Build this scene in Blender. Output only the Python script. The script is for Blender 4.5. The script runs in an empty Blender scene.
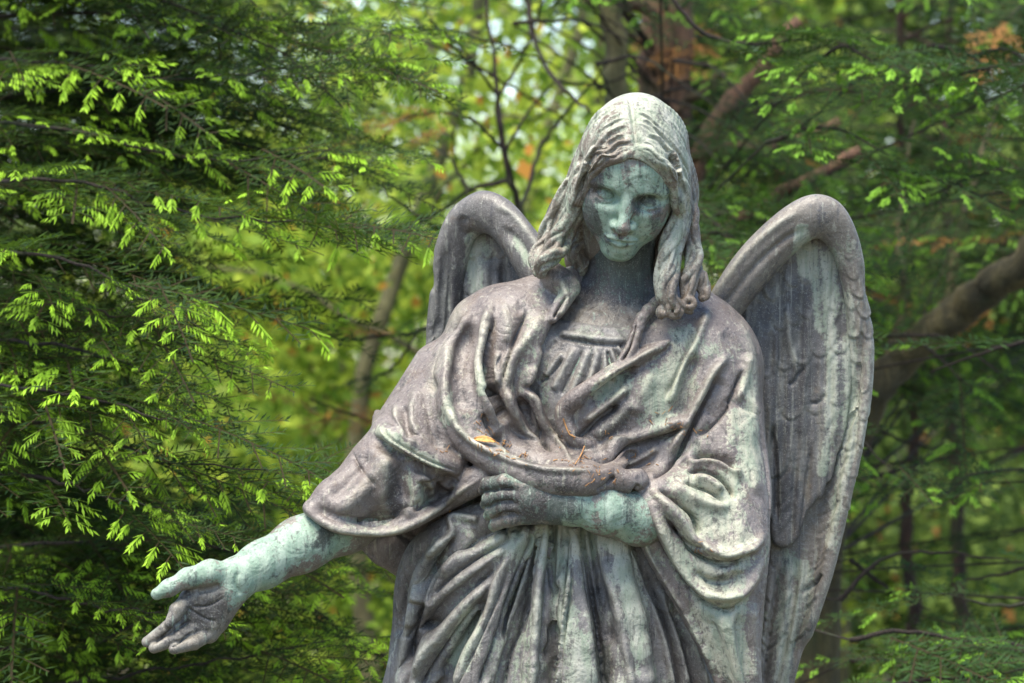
import bpy, math, random
import numpy as np

rng = np.random.default_rng(11)
random.seed(11)
C = bpy.context.scene.collection

# ------------------------------------------------------------------ scale
# The statue is modelled in "px" units: 1 px = S metres at the statue's own plane.
S = 0.001445
DCAM = 5.0 / S                     # camera distance in the same units
CAMZ = 1.78                        # camera height above the ground

def wpt(px, py, y):
    """image column / row seen at depth y (px units, + is away) -> statue coordinates"""
    k = 1.0 + y / DCAM
    return np.array([512 + (px - 512) * k, y, 341.5 + (py - 341.5) * k], dtype=np.float64)

def world(V):
    V = np.asarray(V, dtype=np.float64)
    out = np.empty_like(V)
    out[:, 0] = (V[:, 0] - 512) * S
    out[:, 1] = V[:, 1] * S
    out[:, 2] = (341.5 - V[:, 2]) * S + CAMZ
    return out

# ------------------------------------------------------------------ signed distance grid
def smin(a, b, k):
    if k <= 0:
        return np.minimum(a, b)
    h = np.maximum(k - np.abs(a - b), 0) / k
    return np.minimum(a, b) - h * h * (k * 0.25)

def smax(a, b, k):
    return -smin(-a, -b, k)

class Grid:
    def __init__(self, ax, ay, az):
        self.ax = np.asarray(ax, np.float32); self.ay = np.asarray(ay, np.float32); self.az = np.asarray(az, np.float32)
        self.F = np.full((len(ax), len(ay), len(az)), 400.0, np.float32)

    def sub(self, lo, hi):
        s = []
        for a, l, h in zip((self.ax, self.ay, self.az), lo, hi):
            i = max(0, int(np.searchsorted(a, l)) - 1); j = min(len(a), int(np.searchsorted(a, h)) + 1)
            s.append(slice(i, max(j, i + 1)))
        s = tuple(s)
        return s, self.ax[s[0]][:, None, None], self.ay[s[1]][None, :, None], self.az[s[2]][None, None, :]

    def put(self, lo, hi, fn, k=0.0, op='add'):
        s, X, Y, Z = self.sub(lo, hi)
        if 0 in self.F[s].shape: return
        d = fn(X, Y, Z)
        if op == 'add': self.F[s] = smin(self.F[s], d, k)
        else: self.F[s] = smax(self.F[s], -d, k)

    def cone(self, a, b, ra, rb, k=0.0, op='add', sy=1.0, pad=26):
        """tapered capsule; a, b = (px, py, depth); sy flattens in depth"""
        A = wpt(*a).astype(np.float32); B = wpt(*b).astype(np.float32)
        r = max(ra, rb) + pad + k
        lo = np.minimum(A, B) - r; hi = np.maximum(A, B) + r
        iy = 1.0 / sy
        ba = (B - A) * np.array([1, iy, 1], np.float32); bb = max(float(ba @ ba), 1e-6)
        def fn(X, Y, Z):
            x = X - A[0]; y = (Y - A[1]) * iy; z = Z - A[2]
            h = np.clip((x * ba[0] + y * ba[1] + z * ba[2]) / bb, 0, 1)
            return np.sqrt((x - h * ba[0]) ** 2 + (y - h * ba[1]) ** 2 + (z - h * ba[2]) ** 2) - (ra + (rb - ra) * h)
        self.put(lo, hi, fn, k, op)

    def chain(self, pts, rs, k=0.0, op='add', sy=1.0, n=0, pad=20):
        if n:
            P = catmull(np.array(pts, float), n); t = np.linspace(0, len(rs) - 1, len(P))
            R = np.interp(t, np.arange(len(rs)), rs)
        else:
            P, R = pts, rs
        for i in range(len(P) - 1):
            self.cone(tuple(P[i]), tuple(P[i + 1]), R[i], R[i + 1], k, op, sy, pad)

    def ell(self, c, r, k=0.0, op='add', pad=26):
        c = wpt(*c).astype(np.float32); r = np.array([r[0], r[2], r[1]], np.float32)   # given as (x, height, depth)
        def fn(X, Y, Z):
            x = (X - c[0]) / r[0]; y = (Y - c[1]) / r[1]; z = (Z - c[2]) / r[2]
            k0 = np.sqrt(x * x + y * y + z * z); k1 = np.sqrt((x / r[0]) ** 2 + (y / r[1]) ** 2 + (z / r[2]) ** 2) + 1e-6
            return k0 * (k0 - 1) / k1
        self.put(c - r - pad - k, c + r + pad + k, fn, k, op)

def poly_sd(px, pz, poly):
    """signed distance in the x-z plane; px (n,1,1), pz (1,1,m) -> (n,1,m); negative inside"""
    P = np.asarray(poly, np.float32)
    x = px[:, 0, 0][:, None]; z = pz[0, 0, :][None, :]
    d2 = np.full((x.shape[0], z.shape[1]), 1e9, np.float32); inside = np.zeros_like(d2, bool)
    n = len(P)
    for i in range(n):
        a = P[i]; b = P[(i + 1) % n]; e = b - a
        wx = x - a[0]; wz = z - a[1]
        h = np.clip((wx * e[0] + wz * e[1]) / max(float(e @ e), 1e-6), 0, 1)
        d2 = np.minimum(d2, (wx - h * e[0]) ** 2 + (wz - h * e[1]) ** 2)
        if a[1] != b[1]:
            c = ((a[1] > z) != (b[1] > z)) & (x < (b[0] - a[0]) * (z - a[1]) / (b[1] - a[1]) + a[0])
            inside ^= c
    d = np.sqrt(d2); d[inside] *= -1
    return d[:, None, :]

def catmull(P, n):
    """n points per span"""
    P = np.asarray(P, float)
    if len(P) == 2:
        t = np.linspace(0, 1, n + 1)[:, None]; return P[0] * (1 - t) + P[1] * t
    Q = np.vstack([2 * P[0] - P[1], P, 2 * P[-1] - P[-2]])
    out = []
    for i in range(1, len(Q) - 2):
        p0, p1, p2, p3 = Q[i - 1], Q[i], Q[i + 1], Q[i + 2]
        t = np.linspace(0, 1, n, endpoint=False)[:, None]
        out.append(0.5 * (2 * p1 + (p2 - p0) * t + (2 * p0 - 5 * p1 + 4 * p2 - p3) * t ** 2 + (3 * p1 - p0 - 3 * p2 + p3) * t ** 3))
    out.append(P[-1:])
    return np.vstack(out)

def resamp(P, step):
    P = catmull(P, 12)
    d = np.r_[0, np.cumsum(np.linalg.norm(np.diff(P, axis=0), axis=1))]
    n = max(2, int(d[-1] / step) + 1)
    t = np.linspace(0, d[-1], n)
    return np.stack([np.interp(t, d, P[:, j]) for j in range(P.shape[1])], 1)

def surface_nets(g):
    F = g.F; I = F < 0
    nx, ny, nz = F.shape
    cnt = np.zeros((nx - 1, ny - 1, nz - 1), np.int8)
    for a in (0, 1):
        for b in (0, 1):
            for c in (0, 1):
                cnt += I[a:nx - 1 + a, b:ny - 1 + b, c:nz - 1 + c]
    act = (cnt > 0) & (cnt < 8)
    ci, cj, ck = np.nonzero(act)
    del cnt
    idx = np.full(act.shape, -1, np.int32); idx[ci, cj, ck] = np.arange(len(ci))
    acc = np.zeros((len(ci), 3)); num = np.zeros(len(ci))
    ax, ay, az = (np.asarray(a, float) for a in (g.ax, g.ay, g.az))
    for axis in range(3):
        for u in (0, 1):
            for v in (0, 1):
                o0 = [0, 0, 0]; oth = [q for q in range(3) if q != axis]
                o0[oth[0]] = u; o0[oth[1]] = v
                o1 = list(o0); o1[axis] = 1
                f0 = F[ci + o0[0], cj + o0[1], ck + o0[2]]; f1 = F[ci + o1[0], cj + o1[1], ck + o1[2]]
                m = (f0 < 0) != (f1 < 0)
                t = np.where(m, f0 / np.where(m, f0 - f1, 1), 0).astype(float)
                p = np.stack([ax[ci + o0[0]] * (1 - t) + ax[ci + o1[0]] * t,
                              ay[cj + o0[1]] * (1 - t) + ay[cj + o1[1]] * t,
                              az[ck + o0[2]] * (1 - t) + az[ck + o1[2]] * t], 1)
                acc[m] += p[m]; num += m
    V = acc / num[:, None]
    quads = []
    for axis in range(3):
        n = [nx, ny, nz]
        s0 = [slice(1, q - 1) for q in n]; s0[axis] = slice(0, n[axis] - 1)
        s1 = list(s0); s1[axis] = slice(1, n[axis])
        a = I[tuple(s0)]; b = I[tuple(s1)]
        e = np.array(np.nonzero(a != b)).T
        flip = a[e[:, 0], e[:, 1], e[:, 2]]
        off = np.ones(3, int); off[axis] = 0
        e = e + off
        o1, o2 = [(1, 2), (2, 0), (0, 1)][axis]
        def cell(d1, d2):
            q = e.copy(); q[:, o1] += d1; q[:, o2] += d2
            return idx[q[:, 0], q[:, 1], q[:, 2]]
        q = np.stack([cell(-1, -1), cell(0, -1), cell(0, 0), cell(-1, 0)], 1)
        q[~flip] = q[~flip][:, ::-1]
        quads.append(q)
    Q = np.vstack(quads)
    Q = Q[(Q >= 0).all(1)]
    return V, Q

class Sculpt:
    """a mesh in statue coordinates that is worked over with brush strokes"""
    def __init__(self, V, Q):
        self.V = V; self.Q = Q
        self.paint = np.zeros((len(V), 3), np.float32)      # r verdigris, g dark stain and painted shade, b worn edge
        E = np.vstack([Q[:, [0, 1]], Q[:, [1, 2]], Q[:, [2, 3]], Q[:, [3, 0]]])
        self.E = E
        self.deg = np.bincount(E.ravel(), minlength=len(V)).astype(float)
        self.normals()

    def smooth(self, n=1, f=0.5):
        for _ in range(n):
            A = np.stack([np.bincount(self.E[:, 0], self.V[self.E[:, 1], j], len(self.V)) + np.bincount(self.E[:, 1], self.V[self.E[:, 0], j], len(self.V)) for j in range(3)], 1)
            self.V = self.V + f * (A / np.maximum(self.deg, 1)[:, None] - self.V)
        self.normals()

    def crisp(self, k, n=8, f=.5, lim=4.0):
        """deepen creases and lift ridges: push away from the smoothed form"""
        V0 = self.V.copy(); self.smooth(n, f); d = ((V0 - self.V) * self.N).sum(1)
        self.V = V0 + self.N * np.clip(d * k, -lim, lim)[:, None]; self.normals()

    def normals(self):
        V, Q = self.V, self.Q
        n = np.cross(V[Q[:, 2]] - V[Q[:, 0]], V[Q[:, 3]] - V[Q[:, 1]])
        N = np.stack([np.bincount(Q.ravel(), np.repeat(n[:, j], 4), len(V)) for j in range(3)], 1)
        N /= np.linalg.norm(N, axis=1)[:, None] + 1e-9
        # statue coordinates are left handed (rows run down), so make sure they point outwards
        if not hasattr(self, 'sgn'):
            far = np.argmin(V[:, 1]); self.sgn = -1.0 if N[far, 1] > 0 else 1.0
        self.N = N * self.sgn

    def px(self):
        k = 1 + self.V[:, 1] / DCAM
        return np.stack([512 + (self.V[:, 0] - 512) / k, 341.5 + (self.V[:, 2] - 341.5) / k], 1)

    def near(self, pts, w, facing=0.35, zone=None):
        P = self.px(); c = resamp(pts, 4.0)
        lo = c.min(0) - w; hi = c.max(0) + w
        m = (P[:, 0] > lo[0]) & (P[:, 0] < hi[0]) & (P[:, 1] > lo[1]) & (P[:, 1] < hi[1])
        if facing is not None: m &= self.N[:, 1] < facing
        if zone is not None: m &= zone
        ids = np.nonzero(m)[0]
        if len(ids) == 0: return ids, None, None, None
        p = P[ids]
        best = np.full(len(ids), 1e9); sd = np.zeros(len(ids)); tt = np.zeros(len(ids))
        n = len(c) - 1
        for i in range(n):
            a = c[i]; e = c[i + 1] - a; L = e @ e + 1e-9
            q = p - a
            h = np.clip(q @ e / L, 0, 1)
            dx = q[:, 0] - h * e[0]; dy = q[:, 1] - h * e[1]
            d = dx * dx + dy * dy
            b = d < best
            best[b] = d[b]; tt[b] = (i + h[b]) / n
            sd[b] = np.sign(e[0] * q[b, 1] - e[1] * q[b, 0])
        return ids, np.sqrt(best), sd, tt

    def stroke(self, pts, w, a, kind='ridge', ends=(0.2, 0.2), facing=0.35, zone=None, wear=0.0, dirv=None):
        """kind ridge: gaussian bump (a<0 groove); lap: raised on the right-hand side of the
        path as it runs (image space, rows down) with a sharp drop on the other"""
        ids, d, sd, t = self.near(pts, 3.2 * w, facing, zone)
        if len(ids) == 0: return
        env = np.ones(len(ids))
        if ends[0] > 0: env *= np.clip(t / ends[0], 0, 1)
        if ends[1] > 0: env *= np.clip((1 - t) / ends[1], 0, 1)
        env = env * env * (3 - 2 * env)
        if kind == 'ridge': prof = np.exp(-(d / w) ** 2)
        elif kind == 'sharp': prof = np.exp(-d / (0.75 * w)) * (1 - np.clip(d / (3.2 * w), 0, 1))
        else:
            s = d * sd                         # + = right-hand side
            prof = np.where(s >= 0, np.exp(-(s / w) ** 2), np.exp(-(s / (0.22 * w)) ** 2)) - 0.45 * np.exp(-((s + 0.45 * w) / (0.35 * w)) ** 2)
        disp = a * prof * env
        if dirv is None: self.V[ids] += self.N[ids] * disp[:, None]
        else: self.V[ids] += np.asarray(dirv)[None, :] * disp[:, None]
        if wear: self.paint[ids, 2] += (wear * np.exp(-(d / (0.7 * w)) ** 2) * env).astype(np.float32)

    def tint(self, pts, w, ch, amt, facing=0.6, ends=(0.0, 0.0)):
        pts = np.asarray(pts, float)
        if len(pts) == 1: pts = np.vstack([pts, pts + 0.5])
        ids, d, sd, t = self.near(pts, 2.2 * w, facing)
        if len(ids) == 0: return
        self.paint[ids, ch] += (amt * np.exp(-(d / w) ** 2)).astype(np.float32)

    def build(self, name, mat, parent=None):
        me = bpy.data.meshes.new(name)
        W = world(self.V); Q = self.Q
        # winding so that faces point outwards in world space
        a = W[Q[0]]
        me.vertices.add(len(W)); me.vertices.foreach_set('co', W.astype(np.float32).ravel())
        Q2 = Q if self.sgn < 0 else Q[:, ::-1]
        me.loops.add(Q2.size); me.loops.foreach_set('vertex_index', np.ascontiguousarray(Q2, np.int32).ravel())
        me.polygons.add(len(Q2)); me.polygons.foreach_set('loop_start', np.arange(0, Q2.size, 4, dtype=np.int32))
        me.polygons.foreach_set('use_smooth', np.ones(len(Q2), bool))
        at = me.attributes.new('paint', 'FLOAT_VECTOR', 'POINT')
        at.data.foreach_set('vector', np.clip(self.paint, -2, 2).astype(np.float32).ravel())
        me.update(calc_edges=True)
        me.materials.append(mat)
        o = bpy.data.objects.new(name, me); C.objects.link(o)
        if parent is not None: o.parent = parent
        return o

def axis_fine(lo, hi, coarse, fines):
    """grid axis from lo to hi: 'coarse' spacing, finer inside the given (a, b, step) spans"""
    out = [lo]
    while out[-1] < hi:
        h = coarse
        for a, b, s in fines:
            if a <= out[-1] < b: h = s
        out.append(out[-1] + h)
    return np.array(out, np.float32)

def mesh_from(name, V, faces, mat, parent=None, smooth=False):
    me = bpy.data.meshes.new(name); me.from_pydata([tuple(v) for v in V], [], [tuple(f) for f in faces]); me.update()
    if smooth: me.polygons.foreach_set('use_smooth', np.ones(len(me.polygons), bool))
    me.materials.append(mat)
    o = bpy.data.objects.new(name, me); C.objects.link(o)
    if parent is not None: o.parent = parent
    return o

def thing(name, label, cat, loc=(0, 0, 0), group=None):
    o = bpy.data.objects.new(name, None); C.objects.link(o); o.location = loc
    o.empty_display_size = 0.1
    o['label'] = label; o['category'] = cat
    if group: o['group'] = group
    return o
# ================================================================== THE STATUE
from mathutils import Matrix
def lin(a, b, s): return np.arange(a, b + s, s, dtype=np.float32)

SX, SY, SZ = 0.0, 0.0, 0.24        # statue base: top of its plinth
statue = thing('angel_statue', 'weathered verdigris bronze angel with lowered head, spread wings and one open hand reaching out', 'statue', (0.09, 0.04, SZ))
def child(o, root):
    o.parent = root
    o.matrix_parent_inverse = Matrix.Translation(-root.location)
    return o

def strokes(sc, rows):
    """rows: (points, width, height[, kind[, wear]])"""
    for r in rows:
        pts, w, a = r[:3]; kind = r[3] if len(r) > 3 else 'ridge'; wear = r[4] if len(r) > 4 else (0.5 if a > 0 else 0)
        if sc is not None and kind == 'sharp': a = a * GAIN[1]
        elif kind == 'ridge': a = a * GAIN[0]
        sc.stroke(pts, w, a, kind, wear=wear * .8, ends=(ENDS[0] if ENDS[0] > .1 or pts[0][1] < 535 else .28, ENDS[1]))
GAIN = [1.0, 1.0]; ENDS = (.2, .2)

# ---------------------------------------------------------------- the clothed figure as one distance field
CL = (axis_fine(286, 800, 1.3, []), axis_fine(-150, 140, 1.5, [(90, 200, 4)]), axis_fine(256, 1400, 9.0, [(0, 700, 1.3), (700, 730, 4)]))
def form(g, grow=0.0):
    G = grow
    g.ell((612, 400, 25), (116 + G, 128 + G, 92 + G))
    g.cone((510, 348, 16), (512, 350, 16), 66 + G, 66 + G, 22)
    g.cone((690, 362, 16), (692, 370, 14), 64 + G, 64 + G, 22)
    g.cone((545, 305, 22), (625, 292, 26), 32 + G, 38 + G, 18)
    g.cone((690, 325, 22), (625, 292, 26), 36 + G, 38 + G, 18)

def front_of(g):
    """row/column -> depth of the first surface met"""
    I = g.F < 0
    has = I.any(1); first = I.argmax(1)
    d = np.where(has, g.ay[first], 60.0)
    def f(px, py, off=0.0):
        y = 0.0
        for _ in range(2):
            q = wpt(px, py, y)
            i = np.clip(np.searchsorted(g.ax, q[0]), 0, len(g.ax) - 1); k = np.clip(np.searchsorted(g.az, q[2]), 0, len(g.az) - 1)
            y = float(d[i, k])
        return y + off
    return f

# ---- gown (bodice and pleated skirt)
gg = Grid(*CL)
form(gg, -10)
gg.cone((585, 575, 25), (575, 690, 25), 148, 166, 20, sy=0.62)
gg.cone((575, 690, 25), (560, 1400, 34), 166, 236, 10, sy=0.62)
# bunched folds on the hip
gg.chain([(506, 512, -56), (486, 518, -52), (452, 537, -46), (428, 557, -30), (416, 586, -18), (411, 622, -6), (404, 670, 0), (396, 740, 0)], [4, 11, 16, 17, 15, 13, 12, 12], 14, n=4)
gg.chain([(520, 534, -64), (498, 549, -62), (462, 574, -56), (432, 604, -38), (416, 634, -22), (400, 690, -12), (388, 750, -10)], [3, 8, 12, 13, 12, 14, 15], 12, n=4)
gg.chain([(526, 536, -68), (505, 560, -66), (468, 604, -58), (440, 644, -44), (414, 690, -32), (398, 750, -28)], [3, 7, 11, 12, 13, 14], 10, n=4)
gg.chain([(534, 530, -68), (508, 580, -70), (486, 640, -68), (466, 700, -66), (450, 760, -64)], [3, 8, 11, 13, 14], 10, n=4)
gg.chain([(572, 530, -64), (570, 600, -74), (575, 650, -82), (578, 760, -88)], [3, 11, 16, 20], 10, n=4)
gg.chain([(548, 528, -66), (541, 590, -72), (536, 640, -77), (530, 760, -82)], [3, 8, 10, 13], 10, n=4)
gg.chain([(606, 528, -64), (624, 620, -72), (638, 760, -80)], [4, 15, 20], 12, n=4)
gg.chain([(634, 540, -48), (668, 640, -36), (690, 760, -36)], [4, 12, 14], 10, n=4)
# neckline
nk = poly_sd(gg.ax[:, None, None], gg.az[None, None, :], [(480, 200), (760, 200), (700, 318), (641, 329), (600, 326), (553, 319), (500, 300)])
yy = gg.ay[None, :, None]
gg.F = smax(gg.F, -(nk + np.maximum(yy - 20, 0)), 4)
V, Q = surface_nets(gg); del gg
gown = Sculpt(V, Q); gown.smooth(1); GAIN = [1.15, 1.15]; ENDS = (.12, .2)
strokes(gown, [
    # bodice: band and gathers
    ([(556, 332), (600, 339), (632, 340)], 4, 2.5), ([(556, 337), (600, 344), (630, 345)], 2.5, -2),
    ([(553, 392), (566, 366), (577, 346)], 4, 3), ([(546, 378), (556, 362), (566, 352)], 4, 2.6), ([(538, 384), (552, 372), (563, 357)], 3, -3.2, 'sharp'),
    ([(560, 396), (572, 372), (583, 348)], 3, -3.2, 'sharp'), ([(570, 398), (581, 372), (590, 348)], 4, 3), ([(578, 394), (588, 372), (594, 348)], 3, -3, 'sharp'),
    ([(586, 388), (594, 368), (599, 348)], 4, 2.8), ([(596, 380), (601, 364), (603, 348)], 3, -3, 'sharp'), ([(612, 371), (609, 358), (607, 349)], 3, -3.4, 'sharp'),
    ([(606, 374), (605, 360), (604, 349)], 3, 2.4), ([(622, 362), (617, 354), (613, 347)], 3, -3.4, 'sharp'), ([(629, 354), (624, 350), (619, 345)], 2.6, -3, 'sharp'),
    ([(617, 366), (613, 356), (610, 348)], 3, 2.4), ([(626, 357), (620, 350), (616, 346)], 3, 2.2), ([(547, 352), (552, 345), (557, 340)], 3, -2, 'sharp'),
])
gown.normals(); ENDS = (.07, .12); GAIN = [1.2, 1.25]
strokes(gown, [
    # the skirt's fan of pleats
    ([(512, 516), (512, 532), (486, 548), (460, 562), (440, 580)], 6, 4), ([(505, 524), (505, 540), (480, 556), (452, 576), (430, 600)], 4, -6, 'sharp'),
    ([(512, 529), (512, 545), (470, 572), (440, 596), (420, 620)], 5, 5), ([(500, 565), (469, 590), (440, 618), (418, 632)], 5, -9, 'sharp'),
    ([(502, 572), (470, 600), (442, 634), (410, 678)], 5, 6, 'ridge', .8), ([(496, 590), (466, 622), (440, 658), (420, 690)], 5, -7, 'sharp'),
    ([(524, 520), (524, 536), (500, 576), (488, 618), (468, 656), (452, 700)], 5, 5, 'ridge', .7), ([(512, 560), (494, 604), (474, 646), (446, 700)], 5, -6, 'sharp'),
    ([(530, 529), (530, 545), (512, 590), (500, 630), (478, 690)], 4, -7, 'sharp'), ([(536, 518), (536, 534), (525, 580), (510, 623), (496, 650), (482, 700)], 3.6, 6, 'ridge', .9),
    ([(540, 524), (540, 540), (532, 582), (520, 626), (508, 656), (500, 700)], 5, -8, 'sharp'), ([(546, 516), (546, 532), (540, 576), (536, 628), (532, 700)], 4, 5, 'ridge', .8),
    ([(553, 518), (553, 534), (550, 580), (546, 630), (543, 700)], 5, -6, 'ridge'), ([(558, 518), (558, 534), (557, 566), (556, 590)], 4, 3),
    ([(572, 556), (568, 600), (562, 640), (557, 700)], 3.2, 7, 'lap', .6), ([(566, 529), (566, 545), (562, 590), (556, 640), (550, 700)], 4, -8, 'sharp'),
    ([(578, 518), (578, 534), (582, 570), (589, 628), (596, 700)], 5, 4), ([(584, 524), (584, 540), (590, 580), (598, 630), (606, 700)], 4, -8, 'sharp'),
    ([(592, 516), (592, 532), (598, 575), (604, 606), (612, 650)], 5, -6), ([(600, 518), (600, 534), (608, 572), (618, 606), (628, 660), (634, 700)], 5, 5),
    ([(614, 520), (614, 536), (628, 580), (642, 626), (650, 700)], 8, 4), ([(622, 520), (622, 536), (648, 592), (665, 645), (676, 700)], 4, 6, 'ridge', .7),
    ([(632, 550), (656, 600), (672, 640), (684, 700)], 6, -10, 'sharp'), ([(655, 580), (672, 620), (690, 690)], 5, 5), ([(664, 590), (684, 640), (700, 700)], 5, -9, 'sharp'),
    ([(676, 610), (694, 650), (712, 700)], 5, 5),
    ([(436, 560), (424, 582), (420, 606)], 5, 4), ([(446, 566), (434, 584), (428, 606)], 5, -4, 'sharp'),
    ([(418, 556), (412, 590), (413, 630)], 5, 3), ([(424, 602), (416, 622), (408, 640)], 4, -3, 'sharp'),
    ([(450, 672), (436, 676), (424, 690)], 4, 4), ([(480, 520), (452, 518), (452, 534), (426, 556)], 4, 4, 'ridge', .7),
])
strokes(gown, [([(446, 534), (420, 572), (408, 626), (398, 700)], 5, 5, 'ridge', .6), ([(456, 534), (430, 580), (414, 640), (404, 700)], 4, -6, 'sharp'), ([(474, 532), (440, 578), (424, 610)], 5, 4, 'ridge', .5), ([(436, 620), (420, 660), (408, 710)], 5, 4, 'ridge', .5), ([(428, 540), (408, 580), (398, 640)], 5, -5, 'sharp')])
# pleats that run on below
for i in range(26):
    x0 = 425 + i * 11.5 + rng.uniform(-3, 3); x1 = x0 + (x0 - 575) * 0.45
    gown.stroke([(x0, 700), ((x0 + x1) / 2, 1000), (x1, 1390)], rng.uniform(6, 11), rng.choice([-9, 8]), 'ridge')
gown.crisp(.6, 16); gown.crisp(.5, 4); gown.smooth(1, .25)

# ---- mantle (shawl, cape sleeve and hanging sleeve)
mg = Grid(CL[0], CL[1], axis_fine(256, 840, 9.0, [(0, 700, 1.3), (700, 730, 4)]))
form(mg, 0)
# cape over the reaching arm
mg.cone((470, 402, -4), (395, 476, -48), 62, 46, 18)
mg.cone((395, 476, -48), (340, 502, -76), 46, 26, 16)
mg.cone((440, 372, 4), (402, 420, -20), 30, 22, 14)
mg.cone((345, 500, -78), (312, 509, -90), 22, 9, 14)
# elbow of the folded arm
mg.cone((698, 372, 8), (712, 490, -22), 60, 48, 30)
mg.cone((712, 496, -24), (655, 506, -74), 46, 34, 18)
reg = poly_sd(mg.ax[:, None, None], mg.az[None, None, :], [(500, 220), (553, 268), (577, 287), (558, 312), (549, 330), (542, 345), (538, 357), (533, 377), (524, 390), (540, 402), (545, 424), (556, 438),
    (563, 440), (566, 425), (561, 408), (570, 400), (590, 388), (618, 362), (630, 345), (641, 316), (664, 296), (690, 270), (720, 220), (820, 220), (820, 560), (690, 615), (655, 562),
    (640, 522), (629, 489), (617, 476), (600, 488), (560, 492), (525, 482), (490, 467), (486, 478), (450, 503), (420, 520), (395, 531), (345, 531), (318, 519), (300, 507), (270, 470), (350, 380), (430, 230)])
yy = mg.ay[None, :, None]
mg.F = smax(mg.F, reg - np.maximum(yy - 0, 0) * 1.2, 9)
del reg
# bell of the sleeve is hollow
mg.cone((320, 548, -62), (440, 535, -26), 22, 32, 5, op='cut')
sf = front_of(mg)
def on(pts, off): return [(p[0], p[1], sf(p[0], p[1], off)) for p in pts]
# inner wall of the bell sleeve behind the arm
mg.chain([(405, 512, 16), (440, 522, 22), (480, 530, 30)], [22, 30, 30], 6, sy=.5)
mg.chain([(352, 528, 6), (385, 548, 14), (420, 566, 20), (452, 572, 26)], [10, 17, 22, 24], 6, sy=.6)
# rolled swag across the waist
sw = [(470, 318), (452, 350), (446, 382), (449, 408), (460, 432), (480, 450), (505, 464), (532, 474), (562, 480), (590, 480), (612, 472)]
dy = [-1, 0, -2, -6, -12, -20, -28, -34, -36, -32, -24]
SWD = [sf(*sw[q]) for q in range(5)] + [-80, -92, -104, -114, -114, -104]
mg.chain([(p[0], p[1], d) for p, d in zip(sw, SWD)], [3, 5, 8, 9.5, 10.5, 11.5, 12.5, 13.5, 14, 13, 9], 6, n=5)
SWC = catmull(np.array([(p[0], p[1], d) for p, d in zip(sw, SWD)][3:]), 5)
for p in SWC:
    mg.cone((p[0], p[1] + 3, p[2] + 4), (p[0] + 10, p[1] - 26, sf(p[0] + 10, p[1] - 26, 6)), 9, 9, 8)
# second and third drape folds of the shawl
mg.chain([(p[0], p[1], sf(p[0], p[1], 1)) for p in [(488, 330), (479, 362), (480, 392), (489, 418), (506, 438), (530, 452), (556, 464), (574, 468)]], [2, 5, 7, 8, 8, 8, 7, 5], 6, n=4)
mg.chain([(p[0], p[1], sf(p[0], p[1], 1)) for p in [(512, 352), (503, 378), (508, 406), (522, 430), (542, 446), (562, 460), (575, 467)]], [3, 6, 8, 8, 8, 7, 5], 6, n=4)
mg.chain([(p[0], p[1], sf(min(p[0], 520), p[1], 0)) for p in [(528, 372), (522, 390), (532, 402), (541, 424), (553, 440), (562, 455), (574, 466)]], [4, 5, 6, 7, 7, 6, 4], 5, n=4)
# rolled edge on the other side
mg.chain([(p[0], p[1], sf(p[0] + 6, p[1] + 8, -1)) for p in [(668, 342), (645, 354), (616, 371), (592, 388), (574, 399)]], [2, 5, 7, 8, 7], 5, n=4)
mg.chain([(p[0], p[1], sf(p[0] + 6, p[1] + 4, -2)) for p in [(574, 399), (564, 410), (566, 426), (576, 438), (592, 446)]], [7, 6, 6, 6, 4], 6, n=4)
# turned lapels
mg.chain([(548, 272, sf(540, 290, 2)), (561, 281, sf(545, 292, 0)), (573, 288, sf(550, 300, -2))], [9, 10, 5], 9, n=3)
mg.chain([(572, 290, sf(550, 300, 0)), (562, 303, sf(548, 310, 0)), (553, 318, sf(544, 322, 0))], [4, 5, 3], 8, n=3)
mg.chain([(664, 296, sf(672, 305, -2)), (642, 318, sf(652, 330, -3)), (632, 346, sf(642, 356, -3)), (622, 362, sf(632, 376, -3))], [5, 5, 5, 4], 5, n=3)
# cape edge above the sleeve
mg.chain([(p[0], p[1], sf(p[0], p[1], -1)) for p in [(378, 414), (385, 432), (404, 446), (430, 459), (458, 469), (484, 474)]], [4, 6, 7, 8, 9, 9], 10, n=4)
mg.chain([(p[0], p[1], sf(min(p[0], 440), min(p[1], 505), 2)) for p in [(312, 511), (328, 521), (348, 527), (372, 529), (398, 526), (420, 514), (444, 500), (466, 487), (486, 476)]], [1.5, 2, 2.5, 3, 4.5, 7, 9, 10, 10], 9, n=4)
# hanging sleeve of the folded arm
hp = [(629, 488), (640, 524), (655, 562), (690, 620), (721, 682), (736, 740), (750, 770), (758, 740), (757, 683), (756, 640), (760, 590), (765, 540), (764, 500), (760, 455), (752, 415), (725, 400), (690, 440), (660, 480)]
rg = poly_sd(mg.ax[:, None, None], mg.az[None, None, :], hp)
zz = mg.az[None, None, :]
T = 32 * np.sqrt(np.clip(-rg / 30, 0, 1)) 
tq = np.clip((zz - 430) / 120, 0, 1); yc = -28 - 46 * tq * tq * (3 - 2 * tq) + (zz - 480) * 0.03
body = np.maximum(rg, (np.abs(yy - yc) - T) * 0.7)
mg.F = smin(mg.F, body.astype(np.float32), 30); del body, rg, T
mg.chain([(p[0], p[1], -78 + (p[1] - 480) * .05) for p in [(636, 512), (644, 530), (658, 562), (692, 620), (722, 680), (737, 732), (748, 764)]], [4, 5, 5.5, 6, 6, 5, 3], 8, n=4)
# cuff roll at the wrist
mg.chain([(596, 489, -104), (612, 480, -106), (628, 482, -104), (640, 478, -98)], [5, 9, 9, 8], 6, n=3)
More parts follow.
